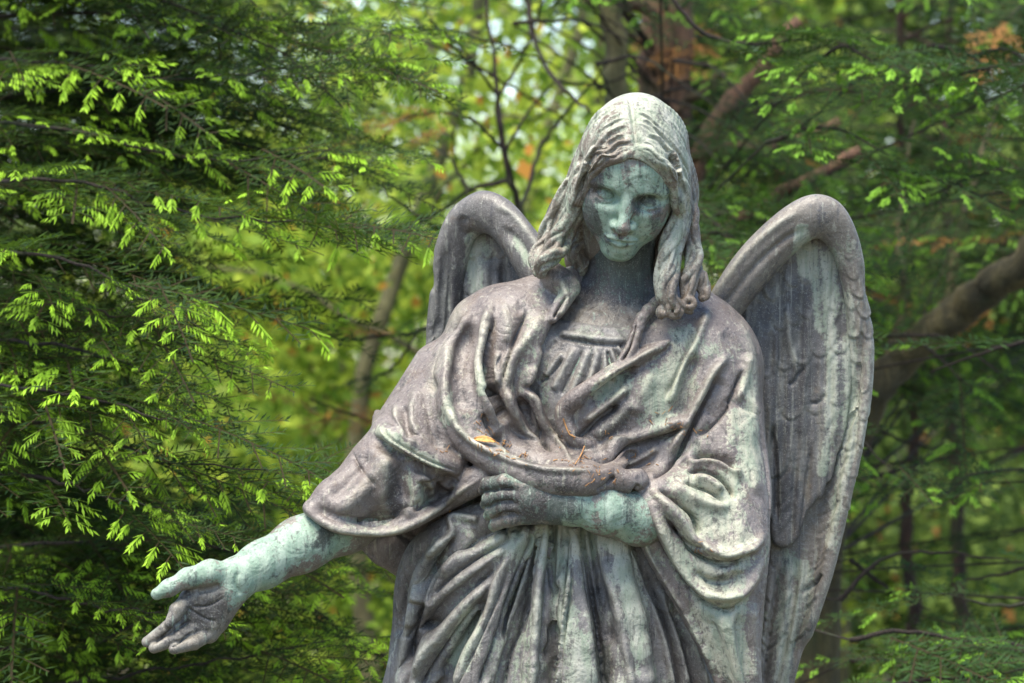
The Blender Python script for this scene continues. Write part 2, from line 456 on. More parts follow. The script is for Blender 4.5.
# cavity where shawl and sleeve part
mg.cone((650, 474, -116), (664, 462, -92), 9, 10, 6, op='cut'); mg.cone((681, 458, -92), (684, 462, -70), 5, 6, 4, op='cut')
V, Q = surface_nets(mg); del mg
mantle = Sculpt(V, Q); mantle.smooth(1); GAIN = [1.2, 1.4]; ENDS = (.2, .2)
strokes(mantle, [
    # reaching side
    ([(492, 296), (483, 338), (478, 362), (482, 384), (488, 402), (500, 424)], 5, 5, 'ridge', 1), ([(494, 312), (488, 342), (487, 364), (492, 386), (502, 402)], 5, -8, 'sharp'),
    ([(486, 384), (493, 396), (500, 408), (508, 424)], 4.5, -11), ([(470, 318), (463, 350), (460, 390), (466, 418)], 11, -6), ([(452, 340), (447, 372), (446, 400), (455, 424), (474, 443)], 4, 4, 'ridge', 1),
    ([(500, 350), (496, 366), (498, 380), (497, 388)], 4, 4, 'ridge', .5), ([(543, 307), (535, 328), (513, 356), (505, 378), (503, 394)], 7, 4, 'ridge', .7),
    ([(530, 305), (512, 346), (504, 374), (500, 392)], 4, -5, 'sharp'), ([(541, 345), (537, 357), (531, 377), (523, 389)], 3, 3, 'ridge', .9), ([(560, 276), (566, 300), (556, 318)], 3, 2.5, 'ridge', .8),
    ([(568, 294), (560, 306), (553, 320)], 3, -5, 'sharp'), ([(518, 395), (530, 414), (540, 436), (556, 452)], 5, -7, 'sharp'), ([(505, 385), (514, 412), (526, 432), (548, 448)], 3.5, 4, 'ridge', .8),
    ([(496, 430), (516, 448), (540, 458), (562, 466)], 5, -10, 'sharp'), ([(482, 412), (492, 430), (505, 442)], 5, -6, 'sharp'), ([(521, 389), (536, 401), (543, 422), (555, 438), (574, 465)], 2.6, 3, 'ridge', .9),
    ([(455, 424), (474, 444), (500, 457), (528, 466), (560, 471), (600, 470)], 3, 3, 'ridge', .6), ([(449, 404), (459, 430), (480, 446), (505, 459)], 3, 2.5, 'ridge', 1),
    ([(470, 290), (455, 325), (440, 360), (432, 392), (436, 420)], 8, 3), ([(436, 372), (428, 400), (434, 430), (446, 450)], 7, -5), ([(420, 385), (412, 410), (416, 432), (430, 448)], 5, 3),
    ([(397, 402), (397, 420), (404, 436), (420, 450)], 4, 3.5, 'ridge', .8), ([(404, 404), (406, 424), (412, 440)], 4, -3),
    ([(378, 420), (386, 436), (404, 449), (430, 463), (460, 474)], 3, 2.4, 'lap', .3), ([(372, 432), (384, 448), (404, 460), (432, 473), (462, 482)], 5, -8, 'sharp'),
    ([(352, 450), (356, 462), (366, 476), (378, 488)], 4, -2.2, 'sharp'), ([(390, 450), (386, 474), (384, 500), (388, 520)], 7, 3),
    ([(404, 458), (402, 480), (408, 505)], 7, -4), ([(428, 478), (430, 492), (444, 498)], 8, -9), ([(420, 470), (428, 484), (434, 500)], 4, 3, 'ridge', .6), ([(440, 480), (442, 492), (452, 494)], 4, -6, 'sharp'),
    ([(392, 448), (372, 478), (350, 502), (326, 512)], 9, 4, 'ridge', .3), ([(412, 462), (398, 490), (380, 516), (360, 526)], 9, -4), ([(424, 472), (414, 496), (404, 520)], 7, 3.5, 'ridge', .4), ([(374, 452), (350, 480), (326, 500)], 7, -3.5),
    ([(302, 510), (322, 522), (345, 530), (384, 532), (410, 525), (438, 508), (462, 490), (484, 476)], 3, 3, 'ridge', 1), ([(310, 505), (340, 520), (384, 523)], 4, -2.4),
    ([(412, 512), (432, 500), (456, 486)], 4, -4, 'sharp'), ([(504, 300), (508, 330), (506, 345)], 6, 2), ([(520, 300), (520, 330), (510, 346)], 6, -2.4),
    # folded-arm side
    ([(711, 303), (697, 340), (681, 368), (673, 394), (668, 412)], 5, 5, 'ridge', 1), ([(700, 325), (686, 352), (674, 380), (664, 402)], 5, -5, 'sharp'), ([(698, 352), (690, 372), (683, 403), (678, 420)], 8, -6),
    ([(732, 350), (713, 372), (703, 394), (691, 417), (679, 438), (667, 462)], 4.5, 6, 'ridge', 1), ([(722, 370), (710, 392), (697, 416), (684, 442), (672, 460), (648, 482)], 4.5, -9, 'sharp'),
    ([(744, 366), (731, 400), (708, 428), (690, 438)], 5, -5, 'sharp'), ([(748, 352), (742, 384), (734, 404)], 5, 3, 'ridge', .6), ([(722, 376), (716, 400), (706, 420)], 7, -3),
    ([(692, 425), (664, 437), (633, 446), (604, 453), (580, 458)], 5, -9, 'sharp'), ([(694, 416), (662, 428), (632, 438), (600, 446)], 6, 4.5, 'ridge', .4), ([(640, 366), (616, 382), (596, 396), (580, 404)], 4.5, -9, 'sharp'),
    ([(632, 384), (606, 406), (582, 424)], 4, 4, 'ridge', .9), ([(620, 404), (600, 418), (584, 432), (572, 436)], 5, -7, 'sharp'), ([(636, 400), (612, 424), (590, 440)], 6, 3, 'ridge', .4), ([(655, 370), (640, 396), (634, 418)], 8, 3),
    ([(664, 344), (638, 358), (611, 374), (588, 389)], 2.5, 2.5, 'ridge', .9), ([(636, 320), (629, 348), (620, 362)], 3, -5, 'sharp'), ([(640, 452), (614, 460), (592, 466)], 5, -4), ([(660, 446), (640, 458), (622, 464)], 4, 3, 'ridge', .5),
    # elbow folds
    ([(684, 466), (700, 460), (718, 461), (736, 472), (742, 484)], 4, 5, 'ridge', .5), ([(688, 458), (704, 454), (722, 458), (740, 470)], 4, -9, 'sharp'), ([(685, 472), (702, 469), (720, 477), (731, 490), (735, 502)], 4, -8, 'sharp'),
    ([(692, 478), (708, 480), (724, 492)], 3.5, 4, 'ridge', .9), ([(681, 481), (696, 486), (712, 492), (728, 506)], 4, -6, 'sharp'), ([(668, 483), (688, 494), (708, 504), (732, 508)], 6, 5, 'ridge', 1),
    ([(656, 489), (672, 496), (687, 508), (696, 521), (698, 540)], 5, -10, 'sharp'), ([(650, 484), (662, 500), (678, 518), (695, 540), (716, 552), (732, 555), (755, 545), (765, 526)], 5, 7, 'ridge', .9),
    ([(662, 512), (674, 530), (690, 550), (714, 563), (738, 562), (758, 548)], 5, -8, 'sharp'), ([(648, 498), (657, 520), (671, 545), (684, 570), (703, 590), (720, 597), (739, 594), (754, 574), (763, 545)], 5.5, 7, 'ridge', 1),
    ([(690, 572), (708, 582), (728, 582), (744, 570)], 6, -6), ([(640, 500), (650, 530), (664, 560), (686, 590), (706, 606), (730, 610), (752, 594)], 5, -7, 'sharp'), ([(672, 526), (690, 545), (708, 548)], 4, -5, 'sharp'),
    ([(632, 492), (640, 522), (655, 560), (690, 620), (722, 684)], 3.5, 3.5, 'ridge', 1), ([(718, 612), (728, 650), (738, 700)], 8, 3), ([(738, 610), (744, 650), (748, 700)], 7, -4), ([(705, 612), (722, 650), (734, 700)], 6, -3),
    ([(752, 600), (752, 640), (754, 690)], 5, 3), ([(744, 420), (752, 460), (756, 500)], 7, 2.5, 'ridge', .4), ([(735, 310), (750, 350), (754, 400), (756, 450)], 5, 2, 'ridge', .8), ([(722, 330), (738, 352), (744, 372)], 6, -2.5),
    ([(616, 475), (606, 486), (596, 492)], 3, -4, 'sharp'), ([(640, 484), (634, 492), (630, 500)], 3, -4, 'sharp'),
])
mantle.crisp(.6, 18); mantle.crisp(.6, 4); mantle.smooth(1, .25)

# ---------------------------------------------------------------- body: head, neck, chest, arms and hands
bx = axis_fine(138, 776, 2.6, [(138, 262, 0.95), (470, 560, 1.3), (578, 674, 0.65)])
by = axis_fine(-165, 120, 1.7, [(-98, -36, 0.7)])
bz = axis_fine(92, 640 + 16, 2.4, [(120, 272, 0.65), (466, 535, 1.3), (555, 656, 0.95)])
bg = Grid(bx, by, bz)
bg.ell((612, 402, 25), (104, 115, 79))
bg.cone((548, 312, 22), (622, 300, 26), 24, 34, 14); bg.cone((690, 332, 22), (622, 300, 26), 28, 34, 14)
bg.cone((616, 318, 26), (624, 236, 8), 36, 32, 14)
bg.cone((612, 300, 8), (600, 332, -18), 16, 10, 14); bg.cone((626, 300, 8), (648, 332, -14), 16, 10, 14)
bg.cone((600, 480, 25), (590, 560, 25), 96, 110, 20, sy=.6)
# reaching arm
bg.chain([(500, 360, 14), (420, 470, -16), (345, 524, -54), (300, 545, -78), (262, 565, -98), (238, 577, -108)], [50, 36, 27, 25.5, 21.5, 18.5], 12)
# its open hand
W0 = (236, 579, -110)
for kn, r in (((190, 599, -122), 10.5), ((190, 612, -121), 11.5), ((198, 625, -119), 11.5), ((209, 633, -116), 10)):
    bg.cone(W0, kn, 16, r, 9)
bg.cone((228, 590, -112), (216, 618, -114), 15, 12, 8)
bg.chain([(230, 576, -116), (210, 573, -126), (188, 578, -133), (169, 588, -137), (157, 594, -138)], [13, 12, 9, 7.4, 5.6], 6)
bg.cone((200, 606, -150), (208, 622, -146), 12, 10, 12, op='cut')
bg.chain([(189, 599, -122), (177, 610, -138), (170, 624, -143)], [8.2, 7, 5.4], 2.2)
bg.chain([(189, 611, -121), (168, 628, -137), (147, 642, -137)], [8.4, 7.2, 5.0], 1.4)
bg.chain([(198, 624, -119), (178, 638, -138), (154, 648, -143)], [8.2, 7, 5.0], 1.4)
bg.chain([(209, 633, -116), (194, 643, -135), (174, 649, -148)], [7.8, 6.6, 5.0], 1.4)
# folded arm and its hand
bg.chain([(698, 372, 10), (712, 494, -26), (640, 517, -82), (606, 510, -98), (572, 504, -104)], [50, 38, 27, 23.5, 18], 10)
bg.cone((572, 503, -104), (528, 490, -106), 17, 12, 8); bg.cone((572, 505, -104), (530, 502, -106), 17, 13, 8); bg.cone((570, 508, -102), (530, 514, -101), 15, 10.5, 8)
for q in ([(526, 487, -106), (504, 482, -107), (488, 484, -96), (484, 490, -84)], [(524, 496, -106), (503, 495, -107), (489, 499, -96), (486, 504, -84)],
          [(524, 506, -104), (505, 507, -104), (492, 511, -93), (489, 515, -82)], [(526, 515, -100), (509, 519, -100), (497, 523, -90), (494, 526, -80)]):
    bg.chain(q, [9, 7.6, 6.8, 5.6], 2.2)
bg.chain([(556, 496, -100), (538, 486, -98), (520, 480, -92)], [11, 9, 7], 5)
# ---- head, in its own tilted frame
th, ro = math.radians(25), math.radians(9)
ex, ez, ef = np.array([1., 0, 0]), np.array([0, 0, -1.]), np.array([0, -1., 0])     # image right, up, towards viewer
Ru = ex * math.cos(ro) - ez * math.sin(ro); Uu = ez * math.cos(ro) + ex * math.sin(ro)
HU = Ru; HV = Uu * math.cos(th) + ef * math.sin(th); HW = ef * math.cos(th) - Uu * math.sin(th)
HC = wpt(629, 181, -38)
def hpt(u, v, w): return HC + u * HU + v * HV + w * HW
s, X, Y, Z = bg.sub(HC - np.array([62, 86, 92]), HC + np.array([62, 86, 96]))
x, y, z = X - HC[0], Y - HC[1], Z - HC[2]
U = (x * HU[0] + y * HU[1] + z * HU[2]).astype(np.float32); Vv = (x * HV[0] + y * HV[1] + z * HV[2]).astype(np.float32); Wv = (x * HW[0] + y * HW[1] + z * HW[2]).astype(np.float32)
U = U / 1.06
def hell(c, r):
    a = [(q - cc) / rr for q, cc, rr in zip((U, Vv, Wv), c, r)]
    k0 = np.sqrt(a[0] ** 2 + a[1] ** 2 + a[2] ** 2); k1 = np.sqrt((a[0] / r[0]) ** 2 + (a[1] / r[1]) ** 2 + (a[2] / r[2]) ** 2) + 1e-6
    return k0 * (k0 - 1) / k1
def hcone(a, b, ra, rb):
    a = np.array(a, np.float32); b = np.array(b, np.float32); ba = b - a; bb = max(float(ba @ ba), 1e-6)
    h = np.clip(((U - a[0]) * ba[0] + (Vv - a[1]) * ba[1] + (Wv - a[2]) * ba[2]) / bb, 0, 1)
    return np.sqrt((U - a[0] - h * ba[0]) ** 2 + (Vv - a[1] - h * ba[1]) ** 2 + (Wv - a[2] - h * ba[2]) ** 2) - (ra + (rb - ra) * h)
f = hell((0, 16, -8), (45, 56, 57))
f = smin(f, hell((0, -8, 10), (42, 46, 40)), 14)
f = smin(f, hcone((0, -14, 12), (0, -50, 23), 38, 21), 14)
f = smin(f, hcone((-2.5, -60, 34), (2.5, -60, 34), 10, 10), 13)
for q in (-1, 1):
    f = smin(f, hell((q * 22, -17, 31), (13, 13, 15)), 14)
    f = smin(f, hell((q * 21, -33, 26), (12, 15, 15)), 14)
    f = smin(f, hcone((q * 9, 11.5, 45.5), (q * 32, 9.5, 36), 6.2, 5.2), 6)
f = smin(f, hell((0, 26, 30), (32, 18, 18)), 14)
f = smin(f, hcone((0, 10, 44), (0, -8, 51), 5, 4.8), 6)
f = smin(f, hcone((0, -6, 50.5), (0, -25, 60.5), 4.8, 5.6), 5)
f = smin(f, hcone((0, -26, 59), (0, -28, 57), 6.4, 5), 4)
for q in (-1, 1):
    f = smin(f, hell((q * 8.2, -26.5, 51.5), (4.6, 4.8, 7)), 3)
    f = smax(f, -hell((q * 20.5, -1.5, 52), (13.5, 8.8, 17.5)), 6)
    f = smin(f, hell((q * 21, -4.5, 33.2), (11.5, 7.8, 9.8)), 1.2)           # lowered lid
    pl = [(q * 10.5, -5.5, 39.5), (q * 16, -8, 43), (q * 22, -8.8, 43.2), (q * 28, -7.2, 40.5), (q * 32.5, -4, 36)]
    for a, b in zip(pl[:-1], pl[1:]): f = smin(f, hcone(a, b, 2.2, 2.2), 1.2)   # lash line
    pl = [(q * 10.5, -7.8, 39.5), (q * 16, -11.6, 42), (q * 22, -12.6, 41.8), (q * 28, -10.6, 39.5)]
    for a, b in zip(pl[:-1], pl[1:]): f = smax(f, -hcone(a, b, 2.6, 2.6), 1.5)
    f = smax(f, -hell((q * 4.2, -29.5, 52.5), (2.2, 2.4, 3.5)), 2)            # nostril
f = smin(f, hcone((0, -36, 44), (0, -46, 42), 11, 11), 9)                     # mouth mound
for q in (-1, 1):
    f = smin(f, hcone((q * 3.5, -39, 53.8), (q * 14, -43.5, 46), 3.2, 2.0), 3)
    f = smin(f, hcone((0, -47.0, 51.6), (q * 10, -45.5, 47), 3.7, 2.0), 3)
    f = smax(f, -hcone((0, -42.6, 57.2), (q * 16, -44.2, 46), 1.7, 1.4), 1.6)
f = smax(f, -hcone((0, -30, 56.5), (0, -36, 57), 1.6, 2.0), 3)
f = smax(f, -hcone((-6, -53, 52.5), (6, -53, 52.5), 2.6, 2.6), 6)
bg.F[s] = smin(bg.F[s], f.astype(np.float32), 5); del U, Vv, Wv, f
V, Q = surface_nets(bg); del bg
bodym = Sculpt(V, Q); bodym.smooth(1, .25); GAIN = [1, 1]
strokes(bodym, [
    ([(560, 304), (580, 311), (604, 316)], 4, 2, 'ridge', 0), ([(676, 304), (656, 311), (634, 316)], 4, 2, 'ridge', 0),
    ([(516, 489), (502, 489), (490, 492)], 2, -2.5, 'sharp'), ([(516, 501), (502, 501), (490, 504)], 2, -2.5, 'sharp'), ([(518, 513), (504, 513), (494, 517)], 2, -2.5, 'sharp'),
    ([(186, 617), (168, 632), (152, 645)], 1.8, -3, 'sharp'), ([(194, 631), (178, 643), (170, 648)], 1.8, -3, 'sharp'), ([(222, 584), (208, 590), (196, 592)], 3, -2.5), ([(226, 596), (208, 606), (190, 606)], 2.5, -2, 'sharp'), ([(218, 622), (204, 618), (186, 606)], 2.5, -1.6, 'sharp'),
    ([(238, 570), (236, 584), (242, 596)], 3, -1.6),
])

bodym.crisp(.7, 9); bodym.crisp(.6, 3, lim=1.5)
# ---------------------------------------------------------------- hair
hg = Grid(axis_fine(518, 718, .9, []), axis_fine(-125, 75, 1.05, []), axis_fine(82, 330, .9, []))
s, X, Y, Z = hg.sub(HC - 110, HC + 110)
x, y, z = X - HC[0], Y - HC[1], Z - HC[2]
U = (x * HU[0] + y * HU[1] + z * HU[2]).astype(np.float32); Vv = (x * HV[0] + y * HV[1] + z * HV[2]).astype(np.float32); Wv = (x * HW[0] + y * HW[1] + z * HW[2]).astype(np.float32)
CAPC, CAPR = np.array([0, 16, -12.]), np.array([53, 69, 67.])
U = U * 1.0
f = hell(CAPC, CAPR)
f = smin(f, hcone((0, -10, -34), (0, -76, -30), 44, 40), 20)
f = smax(f, -hell((0, -24, 50), (41.5, 67, 60)), 3)
hg.F[s] = f; del U, Vv, Wv
def snap(P, amount, lift):
    """pull image-space points on to the cap of hair"""
    out = []
    for p, m in zip(P, amount):
        q = wpt(*p) - HC; l = np.array([q @ HU, q @ HV, q @ HW])
        e = (l - CAPC) / CAPR; n = np.linalg.norm(e) + 1e-6
        l2 = CAPC + e / n * CAPR * (1 + lift)
        l = l * (1 - m) + l2 * m
        out.append(hpt(*l))
    return np.array(out)
def locks(front, back, n, r0, r1, wav, seed, t0=.3):
    R = np.random.default_rng(seed)
    F_ = catmull(np.array(front, float), 7); B_ = catmull(np.array(back, float), 7)
    for i in range(n):
        a = np.clip((i + R.uniform(-.3, .3)) / max(n - 1, 1), 0, 1)
        P = F_ * (1 - a) + B_ * a
        m = len(P); t = np.linspace(0, 1, m)
        W = snap(P, np.clip(1.1 - t * 2.0, 0, 1), R.uniform(-.048, -.014))
        T = np.gradient(W, axis=0); T /= np.linalg.norm(T, axis=1)[:, None] + 1e-9
        side = np.cross(T, np.array([0, -1, 0])); side /= np.linalg.norm(side, axis=1)[:, None] + 1e-9
        ph = R.uniform(-.5, .5) + a * 3.0; fr = R.uniform(.9, 1.1)
        amp = wav * np.clip((t - .12) * 3.0, 0.0, 1)
        W = W + side * (np.sin(t * 17 * fr + ph) * amp)[:, None] + np.array([0, -1, 0]) * (np.cos(t * 17 * fr + ph + 1) * amp * .8)[:, None]
        rad = np.interp(t, [0, .15, .5, .8, 1], [r0 * .5, r0, r1, r1 * .8, r1 * .3]) * R.uniform(.75, 1.25)
        for j in range(m - 1):
            put_raw(hg, W[j], W[j + 1], rad[j], rad[j + 1], 1.5)
def rope(path, R_, m, r, twist, ph=0.0):
    """a loosely twisted lock: m strands wound round a path"""
    RR0 = np.random.default_rng(int(path[0][0] * 7 + m))
    P = catmull(np.array(path, float), 9); n = len(P); t = np.linspace(0, 1, n)
    W = np.array([wpt(*p) for p in P])
    T = np.gradient(W, axis=0); T /= np.linalg.norm(T, axis=1)[:, None]
    sd = np.cross(T, np.array([0, -1, 0])); sd /= np.linalg.norm(sd, axis=1)[:, None]; up = np.cross(sd, T)
    W = W + sd * (np.sin(t * 13 + ph) * 3.2 * t)[:, None]
    RR = np.interp(t, np.linspace(0, 1, len(R_)), R_)
    for j in range(n - 1): put_raw(hg, W[j], W[j + 1], RR[j] * .82, RR[j + 1] * .82, 1.5)
    for q in range(m):
        a = 2 * math.pi * (q + RR0.uniform(-.3, .3)) / m + twist * t ** 1.2 + ph + .5 * np.sin(t * RR0.uniform(6, 11) + q)
        kk = RR0.uniform(.75, 1.2)
        L = W + sd * (np.cos(a) * RR * kk)[:, None] + up * (np.sin(a) * RR * kk)[:, None]
        rad = np.interp(t, [0, .1, .8, 1], [r * .4, r, r * .9, r * .35]) * RR0.uniform(.6, 1.25)
        for j in range(n - 1): put_raw(hg, L[j], L[j + 1], rad[j], rad[j + 1], .8)
def put_raw(g, A, B, ra, rb, k):
    A = A.astype(np.float32); B = B.astype(np.float32); r = max(ra, rb) + 9 + k
    ba = B - A; bb = max(float(ba @ ba), 1e-6)
    def fn(X, Y, Z):
        x = X - A[0]; y = Y - A[1]; z = Z - A[2]
        h = np.clip((x * ba[0] + y * ba[1] + z * ba[2]) / bb, 0, 1)
        return np.sqrt((x - h * ba[0]) ** 2 + (y - h * ba[1]) ** 2 + (z - h * ba[2]) ** 2) - (ra + (rb - ra) * h)
    g.put(np.minimum(A, B) - r, np.maximum(A, B) + r, fn, k)
# viewer's right
locks([(639, 148, -102), (653, 155, -100), (668, 167, -93), (681, 187, -71), (684, 210, -56), (678, 232, -48), (673, 250, -49)],
      [(633, 97, -70), (662, 103, -60), (682, 128, -42), (690, 160, -20), (693, 195, -2), (692, 222, -8), (693, 250, -19)], 17, 2.6, 4.4, 2.2, 5)
locks([(640, 151, -104), (650, 157, -103), (663, 161, -98), (676, 178, -80), (678, 200, -61), (680, 220, -52), (678, 240, -47)],
      [(637, 140, -104), (654, 146, -98), (668, 162, -88), (680, 184, -65), (683, 208, -52), (681, 230, -47), (679, 250, -47)], 5, 3, 4.2, 3.2, 6)
rope([(684, 190, -53), (681, 215, -47), (675, 238, -48), (667, 258, -53), (664, 278, -58), (670, 296, -62), (682, 308, -60)], [4, 7, 8, 9, 9.5, 9, 6], 8, 4.0, 3.6)
rope([(690, 200, -23), (690, 225, -26), (692, 248, -30), (692, 266, -42), (690, 284, -50), (684, 298, -56)], [4, 6, 7, 7, 7, 5], 7, 3.6, 3.0, 1)
rope([(691, 258, -29), (697, 272, -39), (704, 286, -42), (700, 298, -44)], [3, 4.5, 5, 4], 4, 3.6, 3.0, 2)
# viewer's left
locks([(634, 150, -102), (618, 154, -101), (600, 158, -94), (585, 174, -76), (575, 200, -53), (571, 222, -38), (562, 240, -31)],
      [(628, 97, -70), (602, 108, -60), (586, 138, -36), (576, 170, -12), (565, 198, 4), (554, 220, 4), (546, 242, -4)], 17, 2.6, 4.4, 2.2, 7)
locks([(632, 152, -104), (618, 157, -102), (603, 156, -96), (592, 166, -88), (581, 186, -63), (576, 206, -49), (574, 226, -39)],
      [(633, 142, -104), (618, 148, -100), (603, 155, -92), (591, 168, -79), (580, 188, -55), (573, 210, -42), (566, 230, -35)], 5, 3, 4.2, 3.0, 8)
rope([(579, 195, -48), (571, 215, -37), (562, 234, -30), (553, 250, -33), (547, 263, -39), (539, 274, -37)], [4, 7, 8.5, 8.5, 7.5, 5], 8, 3.9, 3.4)
rope([(570, 180, -21), (561, 204, -11), (552, 226, -7), (545, 244, -12), (539, 260, -22), (534, 272, -27)], [4, 7, 8, 8, 7, 5], 8, 3.7, 3.0, 1)
for c, r in (((596, 258, 38), (32, 28, 18)), ((658, 258, 38), (24, 32, 18)), ((574, 225, 23), (12, 40, 16))): hg.ell(c, r, 10)
rope([(590, 205, 9), (584, 228, 13), (579, 250, 14), (580, 272, 12)], [4, 7, 8, 6], 7, 3.6, 3.0, 2)
rope([(666, 205, 9), (668, 230, 11), (664, 256, 8), (664, 280, 6)], [4, 7, 8, 6], 7, 3.6, 3.0, 1)
for gp in ([(644, 152, -97), (654, 158, -94), (667, 169, -86), (675, 187, -72), (679, 208, -60)], [(628, 152, -97), (617, 157, -94), (601, 161, -87), (589, 176, -73), (580, 200, -56)]):
    hg.chain(gp, [4, 6, 7, 7, 6], 3, n=4)
# curls that rest on the shoulder
for c, r, a0 in (((674, 310, -64), 7, 0.3), ((690, 304, -58), 7, 1.5), ((664, 312, -60), 5, 2.2)):
    P = [wpt(c[0] + math.cos(a0 + q * .62) * r * (1 - q * .05), c[1] + math.sin(a0 + q * .62) * r * (1 - q * .05), c[2] - q * .5) for q in range(12)]
    for j in range(11): put_raw(hg, P[j], P[j + 1], 3.6 - j * .12, 3.5 - j * .12, 1.6)
V, Q = surface_nets(hg); del hg
hair = Sculpt(V, Q); hair.smooth(1, .35)
R = np.random.default_rng(3)
for i in range(70):                       # combed lines
    sd = 1 if i % 2 else -1
    t0 = R.uniform(0, 1)
    p0 = np.array([636 - 6 * t0 + sd * 2, 146 - 44 * t0]); 
    if sd > 0: p = [p0, p0 + (16, 6 + 4 * (1 - t0)), p0 + (32, 24), (676 + 8 * t0, 170 + R.uniform(-8, 8)), (679 + 6 * t0, 205)]
    else: p = [p0, p0 + (-18, 6), p0 + (-34, 22), (590 - 12 * t0, 170 + R.uniform(-8, 8)), (576 - 8 * t0, 205)]
    hair.stroke(p, R.uniform(1.4, 2.4), R.choice([-1.5, -1.0, 1.2]), 'ridge', ends=(.15, .3), facing=.7, wear=.15)
hair.normals()
for q_ in range(6):          # waved fringe
    o_ = q_ * 3.2
    hair.stroke([(640 + o_ * .3, 149 - o_), (650 + o_ * .5, 151 - o_ * .9), (658 + o_ * .6, 160 - o_ * .8), (667 + o_ * .6, 164 - o_ * .5), (673 + o_ * .5, 178 - o_ * .2), (680 + o_ * .3, 188), (678 + o_ * .4, 206), (683 + o_ * .2, 222)], 1.7, -1.9 if q_ % 2 == 0 else 1.5, 'sharp', facing=.8, ends=(.1, .15))
    hair.stroke([(633 - o_ * .3, 150 - o_), (622 - o_ * .5, 151 - o_ * .9), (614 - o_ * .6, 158 - o_ * .8), (602 - o_ * .6, 157 - o_ * .5), (594 - o_ * .5, 168 - o_ * .2), (586 - o_ * .3, 178), (584 - o_ * .5, 194), (576 - o_ * .4, 212)], 1.7, -1.9 if q_ % 2 == 0 else 1.5, 'sharp', facing=.8, ends=(.1, .15))
hair.normals(); hair.stroke([(637, 146), (634, 128), (631, 100)], 3.2, -3.6, 'ridge', facing=.95, ends=(.1, .1))
hair.crisp(.4, 6, lim=2.0)
GAIN = [1.1, 1.2]; ENDS = (.2, .2)
# ---------------------------------------------------------------- wings
def wing_piece(poly, yfun, thick, rim=None, rimr=None, k=20, h=1.7, rim_n=5, edge=4):
    P = np.array(poly, float); P = catmull(np.vstack([P, P[:1]]), 5)[:-1]; poly = P; lo = P.min(0) - 34; hi = P.max(0) + 34
    g = Grid(axis_fine(lo[0], hi[0], h, []), axis_fine(-8, 150, h, []), axis_fine(lo[1], hi[1], 8, [(0, 700, h)]))
    sd = poly_sd(g.ax[:, None, None], g.az[None, None, :], poly)
    y0 = yfun(g.ax[:, None, None], g.az[None, None, :], sd)
    g.F = smax(np.broadcast_to(sd, g.F.shape), np.abs(g.ay[None, :, None] - y0) - thick, edge).astype(np.float32)
    if rim:
        g.chain(rim, [q * .86 for q in rimr], k, n=rim_n, sy=.8)
        g.F = smax(g.F, np.broadcast_to(sd, g.F.shape) - 4, 10).astype(np.float32)
    V, Q = surface_nets(g)
    m = Sculpt(V, Q); m.smooth(2)
    return m
def feather_lines(m, x0, x1, y0, y1, lean, n, seed, amp=1.6, wid=2.4, ymid=None):
    R = np.random.default_rng(seed)
    for i in range(n):
        a = R.uniform(0, 1); x = x0 + (x1 - x0) * a; ya = R.uniform(y0, y1 - 60); L = R.uniform(40, 120)
        m.stroke([(x, ya), (x + lean * L * .5 + R.uniform(-2, 2), ya + L * .5), (x + lean * L, ya + L)], R.uniform(.7, 1.3) * wid, R.choice([-1, -1, 1]) * amp * R.uniform(.5, 1.2), 'ridge', facing=.6, wear=.1)
def vanes(m, spine, side, n, w, amp, L, seed):
    R = np.random.default_rng(seed)
    c = resamp(spine, 4.0)
    for i in range(n):
        q = R.integers(2, len(c) - 3); d = c[q + 1] - c[q - 1]; d /= np.linalg.norm(d); nn = np.array([-d[1], d[0]]) * side
        p = c[q]; m.stroke([p, p + d * L * .5 + nn * L * .25, p + d * L + nn * L * .75], w, amp * R.uniform(-1, .7), 'ridge', facing=.6, ends=(.1, .3))

RW = [(704, 322), (738, 262), (772, 224), (803, 201), (826, 196), (846, 208), (862, 242), (871, 290), (876, 350), (872, 412), (858, 482), (840, 562), (820, 634), (800, 700), (780, 790), (765, 860),
      (748, 840), (735, 760), (730, 640), (715, 500), (700, 400)]
def ry(X, Z, sd): return 92 + 6 * np.sin((X - 700) / 40) * 0.3 + (Z - 300) * 0.02 + np.clip((X - 840) * 0.0, 0, 5)
flight_r = wing_piece(RW, ry, 7, [(700, 326, 66), (738, 275, 58), (770, 240, 52), (800, 216, 50), (824, 212, 52), (842, 226, 56), (853, 254, 62), (861, 296, 68), (865, 350, 73), (862, 410, 78), (849, 480, 84), (831, 560, 88), (811, 634, 91)],
                      [21, 20, 18, 15, 12, 10, 8, 7, 6, 6, 5, 5, 4], 22)
cov = [(718, 310), (745, 270), (780, 238), (812, 222), (842, 234), (858, 290), (861, 360), (854, 430), (838, 486), (818, 512), (808, 536), (800, 549), (790, 553), (781, 550), (777, 540), (776, 524), (770, 529), (760, 532), (748, 530), (738, 522), (725, 480), (712, 400)]
cov_r = wing_piece(cov, lambda X, Z, sd: 79 + (Z - 300) * 0.018, 7, edge=6)
LW = [(427, 385), (426, 330), (431, 280), (438, 240), (450, 212), (468, 196), (486, 191), (508, 202), (528, 225), (546, 250), (572, 300), (560, 400), (540, 560), (500, 700), (470, 800), (452, 760), (446, 640), (440, 520), (432, 440)]
def ly(X, Z, sd): return 122 - (X - 430) * 0.12
flight_l = wing_piece(LW, ly, 7, [(566, 300, 40), (548, 268, 50), (530, 240, 60), (510, 216, 70), (488, 207, 80), (468, 212, 90), (453, 232, 98), (446, 264, 106), (441, 310, 112), (438, 370, 116), (442, 450, 118), (450, 560, 116)],
                      [21, 20, 19, 16, 13, 12, 11, 10, 9, 9, 7, 6], 22)
